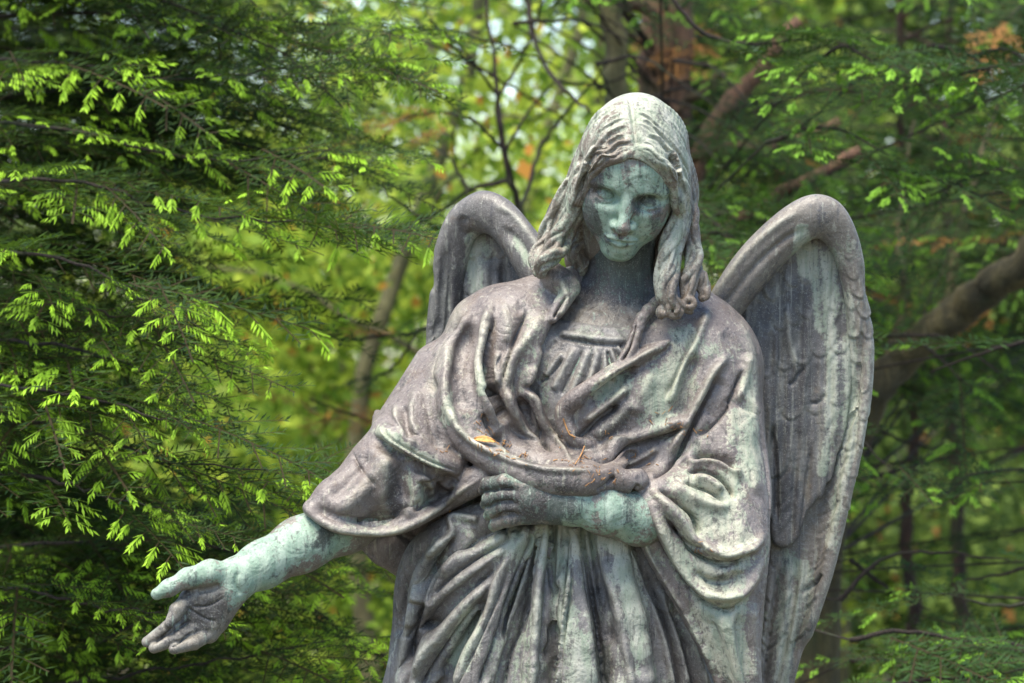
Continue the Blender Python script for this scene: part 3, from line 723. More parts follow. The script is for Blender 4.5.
covl = [(446, 300), (452, 256), (466, 232), (490, 226), (512, 244), (530, 270), (540, 320), (520, 420), (480, 450), (452, 430), (446, 360)]
cov_l = wing_piece(covl, lambda X, Z, sd: 113 - (X - 430) * 0.12, 6, edge=6)
# relief on the wings
strokes(flight_r, [
    ([(704, 310), (742, 258), (776, 226), (806, 208)], 4, 2.5, 'ridge', .9), ([(715, 320), (750, 272), (784, 240), (812, 226)], 4, -3), ([(780, 560), (772, 620), (762, 700)], 3, -6, 'sharp'),
    ([(770, 535), (764, 600), (756, 690)], 3, -5, 'sharp'), ([(806, 552), (796, 620), (778, 700)], 4, 2.5), ([(850, 300), (852, 360), (846, 430), (832, 500), (814, 580), (792, 660)], 4, -3.5),
    ([(868, 280), (872, 345), (868, 410), (855, 480), (836, 560), (816, 634)], 4, 2, 'ridge', .8), ([(790, 560), (784, 620), (772, 690)], 4, 3, 'ridge', .4), ([(762, 540), (756, 600), (748, 690)], 4, 3, 'ridge', .3),
    ([(820, 540), (806, 600), (788, 670)], 3, -4, 'sharp'), ([(860, 260), (868, 300), (871, 350)], 3, -2)])
def tips(m, rows, amp=1.8, w=4.2):
    """rows of small overlapping rounded feather ends"""
    R = np.random.default_rng(len(rows) * 7)
    for x0, y0, x1, y1, n, sz, lean in rows:
        for i in range(n):
            a = i / max(n - 1, 1); x = x0 + (x1 - x0) * a + R.uniform(-1.5, 1.5); y = y0 + (y1 - y0) * a + R.uniform(-1.5, 1.5); h = sz * R.uniform(.9, 1.3)
            m.stroke([(x + sz * .5, y - h * .6), (x + sz * .42 + lean * .6, y + h * .2), (x + lean, y + h * .55), (x - sz * .42 + lean * .6, y + h * .2), (x - sz * .5, y - h * .6)], w, amp * R.uniform(.3, 1.0), 'lap', facing=.7, ends=(.25, .25), wear=.15)
vanes(flight_r, [(798, 560), (788, 620), (772, 700)], 1, 60, 1.5, 1.4, 26, 4); vanes(flight_r, [(764, 540), (756, 610), (748, 700)], -1, 40, 1.5, 1.3, 22, 5)
vanes(flight_r, [(858, 380), (848, 460), (828, 550), (806, 640)], 1, 60, 1.5, 1.4, 24, 6)
feather_lines(flight_r, 750, 812, 540, 700, -.18, 30, 9, 1.2, 1.8)
strokes(cov_r, [([(772, 420), (776, 470), (777, 524)], 3, -6, 'sharp'), ([(812, 440), (806, 490), (800, 540)], 3, -4, 'sharp'), ([(757, 372), (760, 384), (758, 392)], 4, -3, 'sharp'), ([(806, 366), (798, 376), (792, 384), (786, 384)], 3, -3, 'sharp'),
    ([(826, 392), (820, 402), (808, 404)], 3, -2.5, 'sharp'), ([(786, 300), (790, 340), (798, 372)], 4, 2), ([(790, 552), (800, 545), (808, 528), (818, 506)], 3, 2.5, 'ridge', .7), ([(740, 524), (760, 528), (772, 524)], 3, 2.5, 'ridge', .6),
    ([(824, 240), (829, 290), (832, 340), (829, 400), (820, 450)], 7, 1.8, 'ridge', .6), ([(812, 250), (816, 300), (818, 350), (812, 400)], 6, -1.6), ([(788, 250), (770, 290), (760, 340)], 8, -1.5)])
tips(cov_r, [(768, 268, 818, 236, 6, 13, 2), (760, 296, 826, 262, 7, 14, 2), (752, 330, 834, 300, 7, 16, 1), (750, 372, 838, 342, 6, 19, 0), (748, 420, 838, 392, 5, 24, -1), (748, 470, 832, 446, 4, 28, -2)], .9, 5)
tips(flight_r, [(846, 250, 866, 330, 5, 14, 3), (852, 300, 866, 440, 6, 15, 1), (842, 380, 856, 500, 5, 18, -2)], 1.3, 4)
vanes(cov_r, [(838, 250), (842, 340), (836, 440)], 1, 30, 1.8, .7, 26, 1); vanes(cov_r, [(792, 440), (792, 490), (790, 540)], 1, 30, 1.5, .9, 24, 3)
feather_lines(cov_r, 740, 856, 250, 530, -.05, 110, 8, 1.1, 2.6)
strokes(flight_l, [([(556, 275), (532, 238), (512, 214), (488, 202)], 4, 2, 'ridge', .9), ([(538, 272), (520, 244), (500, 226)], 5, -3), ([(450, 240), (442, 280), (438, 340), (437, 390)], 4, -2), ([(464, 214), (462, 228), (468, 236), (476, 230)], 4, -3)])
strokes(cov_l, [([(468, 250), (464, 300), (462, 360), (468, 420)], 4, -3), ([(484, 250), (486, 300), (484, 350), (478, 400)], 5, 3, 'ridge', .6), ([(500, 260), (506, 300), (502, 340)], 5, -4), ([(456, 280), (452, 330), (454, 400)], 3, 2)])
tips(cov_l, [(462, 250, 500, 250, 4, 13, -1), (458, 285, 500, 290, 4, 15, -1), (456, 330, 492, 336, 3, 18, -1), (454, 380, 484, 388, 3, 20, 0)], 1.5, 4.5)
feather_lines(cov_l, 450, 510, 240, 430, -.05, 70, 11, 1.2, 2.4)
vanes(flight_l, [(452, 230), (443, 300), (438, 390)], 1, 40, 1.6, .5, 22, 13)

for q_ in (flight_r, cov_r, flight_l, cov_l): q_.crisp(.6, 8); q_.smooth(1, .2)
feather_lines(flight_l, 430, 452, 220, 400, -.02, 40, 14, 1.0, 2.4); feather_lines(flight_r, 850, 872, 240, 480, -.1, 50, 15, .9, 2.4)
# ================================================================== MATERIALS
def new_mat(name):
    m = bpy.data.materials.new(name); m.use_nodes = True
    nt = m.node_tree; nt.nodes.clear()
    out = nt.nodes.new('ShaderNodeOutputMaterial'); b = nt.nodes.new('ShaderNodeBsdfPrincipled')
    nt.links.new(b.outputs[0], out.inputs[0])
    return m, nt, b
class NT:
    def __init__(self, nt): self.nt = nt
    def n(self, t, **kw):
        q = self.nt.nodes.new(t)
        for k, v in kw.items(): setattr(q, k, v)
        return q
    def l(self, a, b): self.nt.links.new(a, b)
    def noise(self, vec, scale, detail=5, rough=.6, dist=0):
        q = self.n('ShaderNodeTexNoise'); q.inputs['Scale'].default_value = scale; q.inputs['Detail'].default_value = detail
        q.inputs['Roughness'].default_value = rough; q.inputs['Distortion'].default_value = dist
        if vec is not None: self.l(vec, q.inputs['Vector'])
        return q.outputs['Fac']
    def math(self, op, a, b=None, c=None, clamp=False):
        q = self.n('ShaderNodeMath', operation=op); q.use_clamp = clamp
        for i, v in enumerate((a, b, c)):
            if v is None: continue
            if isinstance(v, (int, float)): q.inputs[i].default_value = v
            else: self.l(v, q.inputs[i])
        return q.outputs[0]
    def ramp(self, v, lo, hi):
        q = self.n('ShaderNodeMapRange', interpolation_type='SMOOTHSTEP'); q.inputs['From Min'].default_value = lo; q.inputs['From Max'].default_value = hi
        self.l(v, q.inputs['Value']); return q.outputs[0]
    def mix(self, f, a, b, mode='MIX'):
        q = self.n('ShaderNodeMix', data_type='RGBA', blend_type=mode)
        if isinstance(f, (int, float)): q.inputs[0].default_value = f
        else: self.l(f, q.inputs[0])
        for i, v in ((6, a), (7, b)):
            if isinstance(v, tuple): q.inputs[i].default_value = (*v, 1)
            else: self.l(v, q.inputs[i])
        return q.outputs[2]
    def map(self, vec, scale, rot=(0, 0, 0)):
        q = self.n('ShaderNodeMapping'); q.inputs['Scale'].default_value = scale; q.inputs['Rotation'].default_value = rot; self.l(vec, q.inputs['Vector']); return q.outputs[0]

def bronze(name, base=(.108, .098, .091), grey=(.155, .147, .142), brown=(.11, .078, .055), mint=(.23, .278, .205), pale=(.385, .39, .325), dark=(.03, .028, .031), green_lo=.56, green_hi=.70, streak=1.0, seed=0.0, lumps=.5):
    m, nt, b = new_mat(name); t = NT(nt)
    tc = t.n('ShaderNodeTexCoord').outputs['Object']
    off = t.n('ShaderNodeVectorMath', operation='ADD'); off.inputs[1].default_value = (seed, seed * .7, seed * 1.3); t.l(tc, off.inputs[0]); v = off.outputs[0]
    at = t.n('ShaderNodeAttribute', attribute_name='paint'); sep = t.n('ShaderNodeSeparateXYZ'); t.l(at.outputs['Vector'], sep.inputs[0])
    pr, pg, pb = sep.outputs
    big = t.noise(v, 6.5, 6, .62, .4); mid = t.noise(v, 24, 7, .68, .6); fine = t.noise(v, 150, 4, .7); tiny = t.noise(v, 520, 2, .6)
    run = t.noise(t.map(v, (34, 34, 4.2)), 1.0, 6, .65, .5)
    run2 = t.noise(t.map(v, (70, 70, 9)), 1.0, 4, .6, .3); drip = t.noise(t.map(v, (150, 150, 7)), 1.0, 4, .62, .4)
    col = t.mix(t.ramp(big, .36, .62), base, grey)
    col = t.mix(t.math('MULTIPLY', t.ramp(mid, .52, .68), .55), col, brown)
    # verdigris: broad patches, vertical runs, frayed edges
    g = t.math('ADD', t.math('MULTIPLY', big, .42), t.math('MULTIPLY', mid, .26))
    g = t.math('ADD', g, t.math('MULTIPLY', run, .32 * streak)); g = t.math('ADD', g, .32 * (1 - streak) * .5)
    g = t.math('ADD', g, t.math('MULTIPLY', t.math('SUBTRACT', fine, .5), .30))
    g = t.math('ADD', g, t.math('MULTIPLY', pr, .16))
    gm = t.ramp(g, green_lo - .01, green_hi - .09)
    mintv = t.mix(t.ramp(run2, .35, .68), mint, pale)
    col = t.mix(t.math('MULTIPLY', gm, .85), col, mintv)
    # dark runs of old patina, plus painted stains and shade
    d = t.math('ADD', t.math('MULTIPLY', run, .55), t.math('MULTIPLY', t.noise(v, 15, 6, .66, .5), .45))
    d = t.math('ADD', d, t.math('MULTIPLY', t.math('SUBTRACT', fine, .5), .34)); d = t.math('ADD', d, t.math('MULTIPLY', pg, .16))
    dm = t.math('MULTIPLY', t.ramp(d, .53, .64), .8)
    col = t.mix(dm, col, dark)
    col = t.mix(t.math('MULTIPLY', t.ramp(drip, .57, .66), .55), col, dark); col = t.mix(t.math('MULTIPLY', t.ramp(t.math('SUBTRACT', 1.0, drip), .58, .68), .38), col, pale)
    # rubbed edges
    w = t.math('MULTIPLY', pb, t.ramp(t.math('ADD', t.math('MULTIPLY', mid, .6), t.math('MULTIPLY', fine, .4)), .38, .58), clamp=True)
    col = t.mix(t.math('MULTIPLY', w, .8), col, pale)
    # speckle
    col = t.mix(t.math('MULTIPLY', t.ramp(tiny, .56, .70), .35), col, (.40, .40, .36))
    col = t.mix(t.math('MULTIPLY', t.ramp(t.noise(v, 330, 3, .7), .58, .68), .5), col, (.05, .042, .042))
    t.l(col, b.inputs['Base Color'])
    b.inputs['Metallic'].default_value = 0.0
    r = t.math('ADD', t.math('MULTIPLY', gm, .16), .50); t.l(t.math('ADD', r, t.math('MULTIPLY', t.math('SUBTRACT', mid, .5), .25)), b.inputs['Roughness'])
    b.inputs['Specular IOR Level'].default_value = .45
    h = t.math('ADD', t.math('MULTIPLY', mid, .9), t.math('MULTIPLY', fine, .45)); h = t.math('ADD', h, t.math('MULTIPLY', tiny, .12)); h = t.math('ADD', h, t.math('MULTIPLY', gm, .10))
    bp0 = t.n('ShaderNodeBump'); bp0.inputs['Strength'].default_value = lumps; bp0.inputs['Distance'].default_value = .012; t.l(t.noise(v, 30, 3, .5, .8), bp0.inputs['Height'])
    bp = t.n('ShaderNodeBump'); t.l(bp0.outputs[0], bp.inputs['Normal']); bp.inputs['Strength'].default_value = .55; bp.inputs['Distance'].default_value = .004; t.l(h, bp.inputs['Height']); t.l(bp.outputs[0], b.inputs['Normal'])
    return m

M_cloth = bronze('bronze_mantle', base=(.116, .096, .088), grey=(.172, .150, .140), pale=(0.389, 0.381, 0.295), green_lo=.55, green_hi=.69)
M_gown = bronze('bronze_gown', green_lo=.53, green_hi=.66, seed=3.1)
M_skin = bronze('bronze_skin', base=(0.137, 0.117, 0.099), grey=(0.173, 0.163, 0.136), mint=(.178, .282, .210), pale=(.30, .395, .315), green_lo=.50, green_hi=.62, seed=7.7)
M_hair = bronze('bronze_hair', base=(0.126, 0.099, 0.077), grey=(0.163, 0.148, 0.119), green_lo=.50, green_hi=.64, seed=1.9)
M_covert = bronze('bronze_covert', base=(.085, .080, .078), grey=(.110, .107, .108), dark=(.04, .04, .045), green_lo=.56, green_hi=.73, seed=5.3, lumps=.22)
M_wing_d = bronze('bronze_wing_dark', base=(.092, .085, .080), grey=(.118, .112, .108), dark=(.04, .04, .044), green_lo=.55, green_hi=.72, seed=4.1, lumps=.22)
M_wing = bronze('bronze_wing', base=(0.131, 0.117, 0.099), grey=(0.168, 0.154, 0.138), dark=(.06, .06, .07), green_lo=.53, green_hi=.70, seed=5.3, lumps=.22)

# old stains in particular places, plus shade painted under chin and at eyes
T = bodym.tint
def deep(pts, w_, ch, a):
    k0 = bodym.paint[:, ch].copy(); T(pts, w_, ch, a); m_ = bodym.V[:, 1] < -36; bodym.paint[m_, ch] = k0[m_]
deep([(590, 272), (612, 278), (640, 272)], 20, 1, 1.5); deep([(596, 250), (650, 250)], 16, 1, 1.0); deep([(584, 292), (640, 292)], 16, 1, .7)  # dark neck patina, deepened to paint in shade under the chin
for p, w_, ch, a in [([(594, 178), (592, 184)], 9, 1, 2.2), ([(626, 168), (628, 186)], 4, 1, .7), ([(590, 205), (598, 226), (606, 240)], 5, 1, 1.3), ([(640, 198), (652, 200)], 5, 1, .8), ([(598, 200), (606, 202)], 3.5, 1, .6), ([(608, 245), (628, 246)], 2.5, 1, .6), ([(656, 214), (652, 226)], 7, 1, .8), ([(634, 203), (636, 212)], 5, 1, 1.2),  # forehead and cheek stains; eye sockets and mouth line carry painted shadow
                      ([(587, 215), (592, 235)], 6, 1, 1.0), ([(612, 180), (616, 200), (618, 216)], 8, 0, 1.4), ([(645, 180), (655, 188)], 12, 0, 1.6), ([(616, 252), (622, 258)], 12, 0, 1.6), ([(640, 226), (640, 240)], 10, 0, 1.2),
                      ([(600, 214), (606, 226)], 9, 0, 1.1), ([(250, 570), (300, 540), (330, 528)], 18, 0, 1.1), ([(318, 545), (326, 530)], 10, 1, 1.2), ([(570, 312), (600, 318), (650, 316)], 14, 0, -1.0),
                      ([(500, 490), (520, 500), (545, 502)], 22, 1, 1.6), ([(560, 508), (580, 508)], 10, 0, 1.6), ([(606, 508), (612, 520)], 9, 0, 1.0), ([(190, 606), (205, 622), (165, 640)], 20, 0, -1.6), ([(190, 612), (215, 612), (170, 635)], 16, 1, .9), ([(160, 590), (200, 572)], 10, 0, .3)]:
    T(p, w_, ch, a)
T = mantle.tint
for p, w_, ch, a in [([(735, 420), (738, 470), (720, 500)], 16, 0, .7), ([(748, 380), (756, 480)], 8, 0, .8), ([(720, 610), (735, 660)], 22, 0, .9), ([(690, 500), (710, 515)], 12, 0, .9), ([(600, 395), (620, 382)], 9, 0, 1.0), ([(690, 340), (650, 420)], 20, 0, .7), ([(745, 560), (700, 480)], 20, 0, .4), ([(690, 560), (720, 660)], 26, 0, .6), ([(600, 360), (660, 400)], 20, 0, .4),
                      ([(480, 370), (482, 390)], 6, 0, 1.4), ([(452, 380), (446, 420)], 7, 0, .9), ([(410, 480), (420, 500)], 12, 0, .9), ([(540, 330), (520, 390)], 14, 0, .4), ([(380, 432), (440, 466)], 7, 0, 1.2), ([(500, 290), (470, 330)], 24, 0, -1.0),
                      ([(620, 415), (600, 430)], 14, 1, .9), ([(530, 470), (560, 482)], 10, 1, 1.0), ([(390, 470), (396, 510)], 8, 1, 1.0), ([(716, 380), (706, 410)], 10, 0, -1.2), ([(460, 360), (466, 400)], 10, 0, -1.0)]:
    T(p, w_, ch, a)
T = gown.tint
for p, w_, ch, a in [([(500, 545), (620, 540)], 14, 0, .8), ([(556, 540), (566, 640)], 8, 0, .8), ([(625, 560), (640, 650)], 10, 0, 1.2), ([(470, 620), (460, 660)], 12, 0, .9), ([(548, 560), (548, 680)], 7, 1, .4), ([(596, 590), (606, 680)], 7, 1, 1.2), ([(580, 640), (582, 690)], 10, 0, .8),
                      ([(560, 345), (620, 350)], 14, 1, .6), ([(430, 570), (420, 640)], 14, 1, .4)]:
    T(p, w_, ch, a)
T = hair.tint
for p, w_, ch, a in [([(600, 120), (640, 110), (665, 130)], 26, 0, .5), ([(612, 157), (600, 164)], 6, 1, .8), ([(655, 160), (668, 175)], 6, 1, .5), ([(684, 160), (686, 220)], 6, 0, .8), ([(678, 290), (690, 305)], 14, 0, -.4)]:
    T(p, w_, ch, a)
for wg in (flight_r, cov_r):
    for p, w_, ch, a in [([(800, 230), (806, 270)], 8, 0, 2.0), ([(828, 260), (831, 400), (822, 470)], 8, 0, 1.1), ([(770, 300), (775, 420), (770, 500)], 24, 1, 1.0), ([(800, 290), (802, 420)], 12, 1, 1.1), ([(775, 300), (790, 420)], 22, 0, -1.2), ([(760, 560), (752, 680)], 14, 1, .5), ([(846, 300), (850, 420), (830, 540)], 7, 0, 1.0), ([(812, 250), (818, 330)], 5, 0, 1.0), ([(790, 600), (780, 690)], 8, 0, .9), ([(790, 556), (800, 570)], 10, 0, 1.0), ([(726, 290), (780, 226)], 10, 0, -.7)]:
        wg.tint(p, w_, ch, a)
for wg in (flight_l, cov_l):
    for p, w_, ch, a in [([(470, 240), (478, 290)], 8, 0, 1.2), ([(450, 280), (446, 380)], 16, 1, 1.2), ([(500, 260), (510, 300)], 10, 1, .8), ([(516, 240), (528, 262)], 6, 0, 1.2)]:
        wg.tint(p, w_, ch, a)

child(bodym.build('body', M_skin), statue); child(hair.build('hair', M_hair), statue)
child(gown.build('gown', M_gown), statue); child(mantle.build('mantle', M_cloth), statue)
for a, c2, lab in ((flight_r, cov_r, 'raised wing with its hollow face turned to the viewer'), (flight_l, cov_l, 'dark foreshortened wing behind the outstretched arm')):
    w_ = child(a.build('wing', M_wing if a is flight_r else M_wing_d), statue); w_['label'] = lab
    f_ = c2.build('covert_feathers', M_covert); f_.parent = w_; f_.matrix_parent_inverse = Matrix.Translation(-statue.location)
    f_.matrix_parent_inverse = Matrix.Identity(4)
# ================================================================== TREES
def leaf_mat(name, old_a, old_b, young, transl=.3, rough=.6, dead=(.30, .15, .05), twig=(.035, .026, .014)):
    m, nt, b = new_mat(name); t = NT(nt)
    ay = t.n('ShaderNodeAttribute', attribute_name='young').outputs['Fac']; ar = t.n('ShaderNodeAttribute', attribute_name='rnd').outputs['Fac']
    c = t.mix(ar, old_a, old_b)
    c = t.mix(t.math('MAXIMUM', ay, 0.0, clamp=True), c, young)
    c = t.mix(t.math('GREATER_THAN', ay, 1.5), c, dead)
    c = t.mix(t.math('LESS_THAN', ay, -.5), c, twig)
    t.l(c, b.inputs['Base Color']); b.inputs['Roughness'].default_value = rough; b.inputs['Specular IOR Level'].default_value = .12
    tr = t.n('ShaderNodeBsdfTranslucent'); t.l(t.mix(.35, c, (.5, .7, .08), 'MULTIPLY'), tr.inputs[0]); 
    t.l(t.mix(.12, c, young), tr.inputs[0])
    mx = t.n('ShaderNodeMixShader'); mx.inputs[0].default_value = transl
    out = [q for q in nt.nodes if q.type == 'OUTPUT_MATERIAL'][0]
    t.l(b.outputs[0], mx.inputs[1]); t.l(tr.outputs[0], mx.inputs[2]); t.l(mx.outputs[0], out.inputs[0])
    return m
def bark_mat(name, a, b_, scale=26):
    m, nt, b = new_mat(name); t = NT(nt)
    v = t.n('ShaderNodeTexCoord').outputs['Object']; v2 = t.map(v, (1, 1, .22))
    n1 = t.noise(v2, scale, 8, .7, .6); n2 = t.noise(v2, scale * 4, 5, .7); n3 = t.noise(v, 5, 4, .6)
    c = t.mix(t.ramp(n1, .38, .64), a, b_); c = t.mix(t.math('MULTIPLY', t.ramp(n3, .5, .66), .6), c, (.05, .075, .025)); c = t.mix(t.ramp(n2, .6, .75), c, tuple(q * .4 for q in a))
    t.l(c, b.inputs['Base Color']); b.inputs['Roughness'].default_value = .9
    bp = t.n('ShaderNodeBump'); bp.inputs['Strength'].default_value = 1.0; bp.inputs['Distance'].default_value = .03; t.l(t.math('ADD', n1, t.math('MULTIPLY', n2, .5)), bp.inputs['Height']); t.l(bp.outputs[0], b.inputs['Normal'])
    return m
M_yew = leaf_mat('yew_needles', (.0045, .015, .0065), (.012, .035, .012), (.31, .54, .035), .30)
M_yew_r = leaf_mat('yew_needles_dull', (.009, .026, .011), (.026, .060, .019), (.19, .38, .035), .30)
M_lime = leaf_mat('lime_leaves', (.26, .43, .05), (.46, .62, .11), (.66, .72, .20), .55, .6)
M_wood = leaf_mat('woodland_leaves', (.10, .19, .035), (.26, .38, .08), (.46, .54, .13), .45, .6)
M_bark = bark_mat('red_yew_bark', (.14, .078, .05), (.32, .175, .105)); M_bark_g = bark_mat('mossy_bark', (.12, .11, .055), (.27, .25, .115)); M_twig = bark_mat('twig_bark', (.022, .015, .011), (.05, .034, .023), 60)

def proto(seed, L=.30, gap=.028, step=.0056, nl=.025, nw=.0040, young=.7, shoot=.10, droop=.10, yl=.018, yw=.0040):
    """one flat yew spray growing along +x: quads (n,4,3), young (n), rnd (n)"""
    R = np.random.default_rng(abs(int(seed))); Qs = []; Ys = []; Rs = []
    def quad(base, d, nrm, l, w, y, r):
        sd = np.cross(nrm, d); sd /= np.linalg.norm(sd) + 1e-9
        mid = base + d * l * .45
        Qs.append([base, mid + sd * w * .5, base + d * l, mid - sd * w * .5]); Ys.append(y); Rs.append(r)
    def pos(x, y): return np.array([x, y, -droop * (x * x + .6 * y * y) / L + 0.0])
    def needles(p0, dr, length, is_main, yfrac, r0):
        n = int(length * (1 - yfrac) / step); ny = int(length * yfrac / (step * .62)); n += ny; perp = np.array([-dr[1], dr[0], 0])
        for i in range(n):
            t = (i / max(n - ny, 1)) * (1 - yfrac) if i < n - ny else 1 - yfrac + yfrac * (i - n + ny + 1) / ny; y = 1.0 if i >= n - ny else 0.0
            p2 = p0 + dr * (t * length); p = pos(p2[0], p2[1])
            if y: p = p + np.array([0, 0, -.16 * (t - (1 - yfrac)) ** 2 / max(yfrac, .1) * length])
            s = 1 if i % 2 else -1
            ang = R.normal(1.05 if not y else .85, .12) * (1 - .35 * t); d = dr * math.cos(ang) + perp * s * math.sin(ang)
            d = d + np.array([0, 0, R.normal(.12, .16) if not y else R.normal(-.95, .3)]); d /= np.linalg.norm(d)
            ll = (nl if not y else yl) * (.75 + .35 * math.sin(math.pi * min(1, t * .9 + .1))) * R.uniform(.85, 1.12)
            nn = np.array([R.normal(0, .35), R.normal(0, .35), 1.0]); nn /= np.linalg.norm(nn)
            quad(p, d, nn, ll, (nw if not y else yw) * R.uniform(.85, 1.15), y * R.uniform(.75, 1.0) if y else R.uniform(0, .10), np.clip(r0 + R.normal(0, .15), 0, 1))
        k = max(2, int(length / .03)); 
        for i in range(k):
            a = p0 + dr * (length * i / k); b = p0 + dr * (length * (i + 1) / k); A = pos(a[0], a[1]); B = pos(b[0], b[1]); w = np.array([-dr[1], dr[0], 0]) * (.0013 if not is_main else .002)
            Qs.append([A - w, B - w, B + w, A + w]); Ys.append(-1 if i / k < 1 - yfrac else .5); Rs.append(.5)
    needles(np.zeros(3), np.array([1., 0, 0]), L, True, .14 if R.uniform() < young else 0, R.uniform(.2, .8))
    x = .03; s = 1
    while x < L * .95:
        ln = shoot * (1 - .62 * x / L) * R.uniform(.7, 1.25); a = R.normal(.85, .1) * s
        yf = R.uniform(.45, .8) if R.uniform() < young * np.clip(.25 + 1.5 * x / L, 0, 1) else 0.0
        needles(np.array([x, 0, 0.]), np.array([math.cos(a), math.sin(a), 0]), ln, False, yf, R.uniform(.1, .9))
        x += gap * R.uniform(.7, 1.3); s = -s
    return np.array(Qs), np.array(Ys), np.array(Rs)
def leafy(seed, n=34, spread=.17, ls=.07, lw=.05, young=.25, flat=.6, dead=0.0):
    """a loose twig end of broad leaves"""
    R = np.random.default_rng(abs(int(seed))); Qs = []; Ys = []; Rs = []
    for i in range(n):
        c = R.normal(0, spread * .5, 3) * np.array([1.2, 1.0, flat]); d = R.normal(0, 1, 3); d[2] -= .3; d /= np.linalg.norm(d)
        nn = np.array([R.normal(0, .55), R.normal(0, .55), 1]); sd = np.cross(nn, d); sd /= np.linalg.norm(sd); l = ls * R.uniform(.6, 1.3); w = lw * l / ls
        Qs.append([c, c + d * l * .5 + sd * w * .5, c + d * l, c + d * l * .5 - sd * w * .5]); Ys.append(2.4 if R.uniform() < dead else R.uniform(.4, 1) if R.uniform() < young else R.uniform(0, .2)); Rs.append(R.uniform(0, 1))
    return np.array(Qs), np.array(Ys), np.array(Rs)

def crown(name, places, protos, mat, parent=None, kind=None):
    """places: (position, direction, up, scale, proto index, tone, youth)"""
    Vs = []; Ys = []; Rs = []
    for pos, d, up, sc, k, tone, yo in places:
        Qp, Yp, Rp = protos[k]
        d = np.asarray(d, float); d = d / np.linalg.norm(d); y = np.cross(up, d); y /= np.linalg.norm(y) + 1e-9; z = np.cross(d, y)
        M = np.stack([d, y, z]) * sc
        Vs.append((Qp @ M + np.asarray(pos)).reshape(-1, 3).astype(np.float32)); Ys.append(np.where(Yp > .2, Yp * yo, Yp) if yo < 1.5 else np.full(len(Yp), 2.0)); Rs.append(np.clip(Rp * .6 + tone * .4, 0, 1))
    V = np.vstack(Vs); Y = np.repeat(np.concatenate(Ys), 4).astype(np.float32); Rr = np.repeat(np.concatenate(Rs), 4).astype(np.float32); n = len(V) // 4
    me = bpy.data.meshes.new(name); me.vertices.add(len(V)); me.vertices.foreach_set('co', V.ravel())
    me.loops.add(len(V)); me.loops.foreach_set('vertex_index', np.arange(len(V), dtype=np.int32)); me.polygons.add(n); me.polygons.foreach_set('loop_start', np.arange(0, len(V), 4, dtype=np.int32))
    for nm, a in (('young', Y), ('rnd', Rr)): q = me.attributes.new(nm, 'FLOAT', 'POINT'); q.data.foreach_set('value', a)
    me.update(calc_edges=True); me.materials.append(mat)
    o = bpy.data.objects.new(name, me); C.objects.link(o)
    if parent is not None: child(o, parent)
    return o
class Wood:
    def __init__(self): self.V = []; self.F = []
    def tube(self, pts, rs, sides=8, n=5, wob=0.0, seed=0):
        R = np.random.default_rng(abs(int(seed)))
        P = catmull(np.array(pts, float), n); r = np.interp(np.linspace(0, 1, len(P)), np.linspace(0, 1, len(rs)), rs)
        if wob: P[1:-1] += R.normal(0, wob, P[1:-1].shape)
        b = sum(len(v) for v in self.V); T = np.gradient(P, axis=0); T /= np.linalg.norm(T, axis=1)[:, None] + 1e-9
        ref = np.array([0.13, 1, .21]); A = np.cross(T, ref); A /= np.linalg.norm(A, axis=1)[:, None] + 1e-9; B = np.cross(T, A)
        a = np.arange(sides) * 2 * math.pi / sides
        lump = 1 + R.normal(0, .06, (len(P), sides))
        ring = P[:, None, :] + (A[:, None, :] * np.cos(a)[None, :, None] + B[:, None, :] * np.sin(a)[None, :, None]) * (r[:, None] * lump)[:, :, None]
        self.V.append(ring.reshape(-1, 3))
        for i in range(len(P) - 1):
            for j in range(sides):
                q = (j + 1) % sides; self.F.append((b + i * sides + j, b + i * sides + q, b + (i + 1) * sides + q, b + (i + 1) * sides + j))
        e = b + (len(P) - 1) * sides; self.F.append(tuple(e + j for j in range(sides)))
        return P
    def build(self, name, mat, parent): return child(mesh_from(name, np.vstack(self.V), self.F, mat, None, True), parent)
def link(w, path, a, r=.012, lower=.25):
    """a limb from the nearest fit place on a trunk to where a branch begins"""
    path = np.asarray(path); k = np.argmin(np.linalg.norm((path - a) * np.array([1, 1, 1]) + np.array([0, 0, lower]), axis=1)); b = path[k]
    w.tube([b, b * .5 + a * .5 + np.array([0, 0, .015]), a], [r * 1.3, r, r * .7], 6, 7, 0, int(abs(a[2]) * 97))
def at(px, py, d):
    """metres: the place seen at that column and row, d metres beyond the statue's plane"""
    k = (5.0 + d) / (5.0 / S) ; return np.array([(px - 512) * k, d, CAMZ + (341.5 - py) * k])

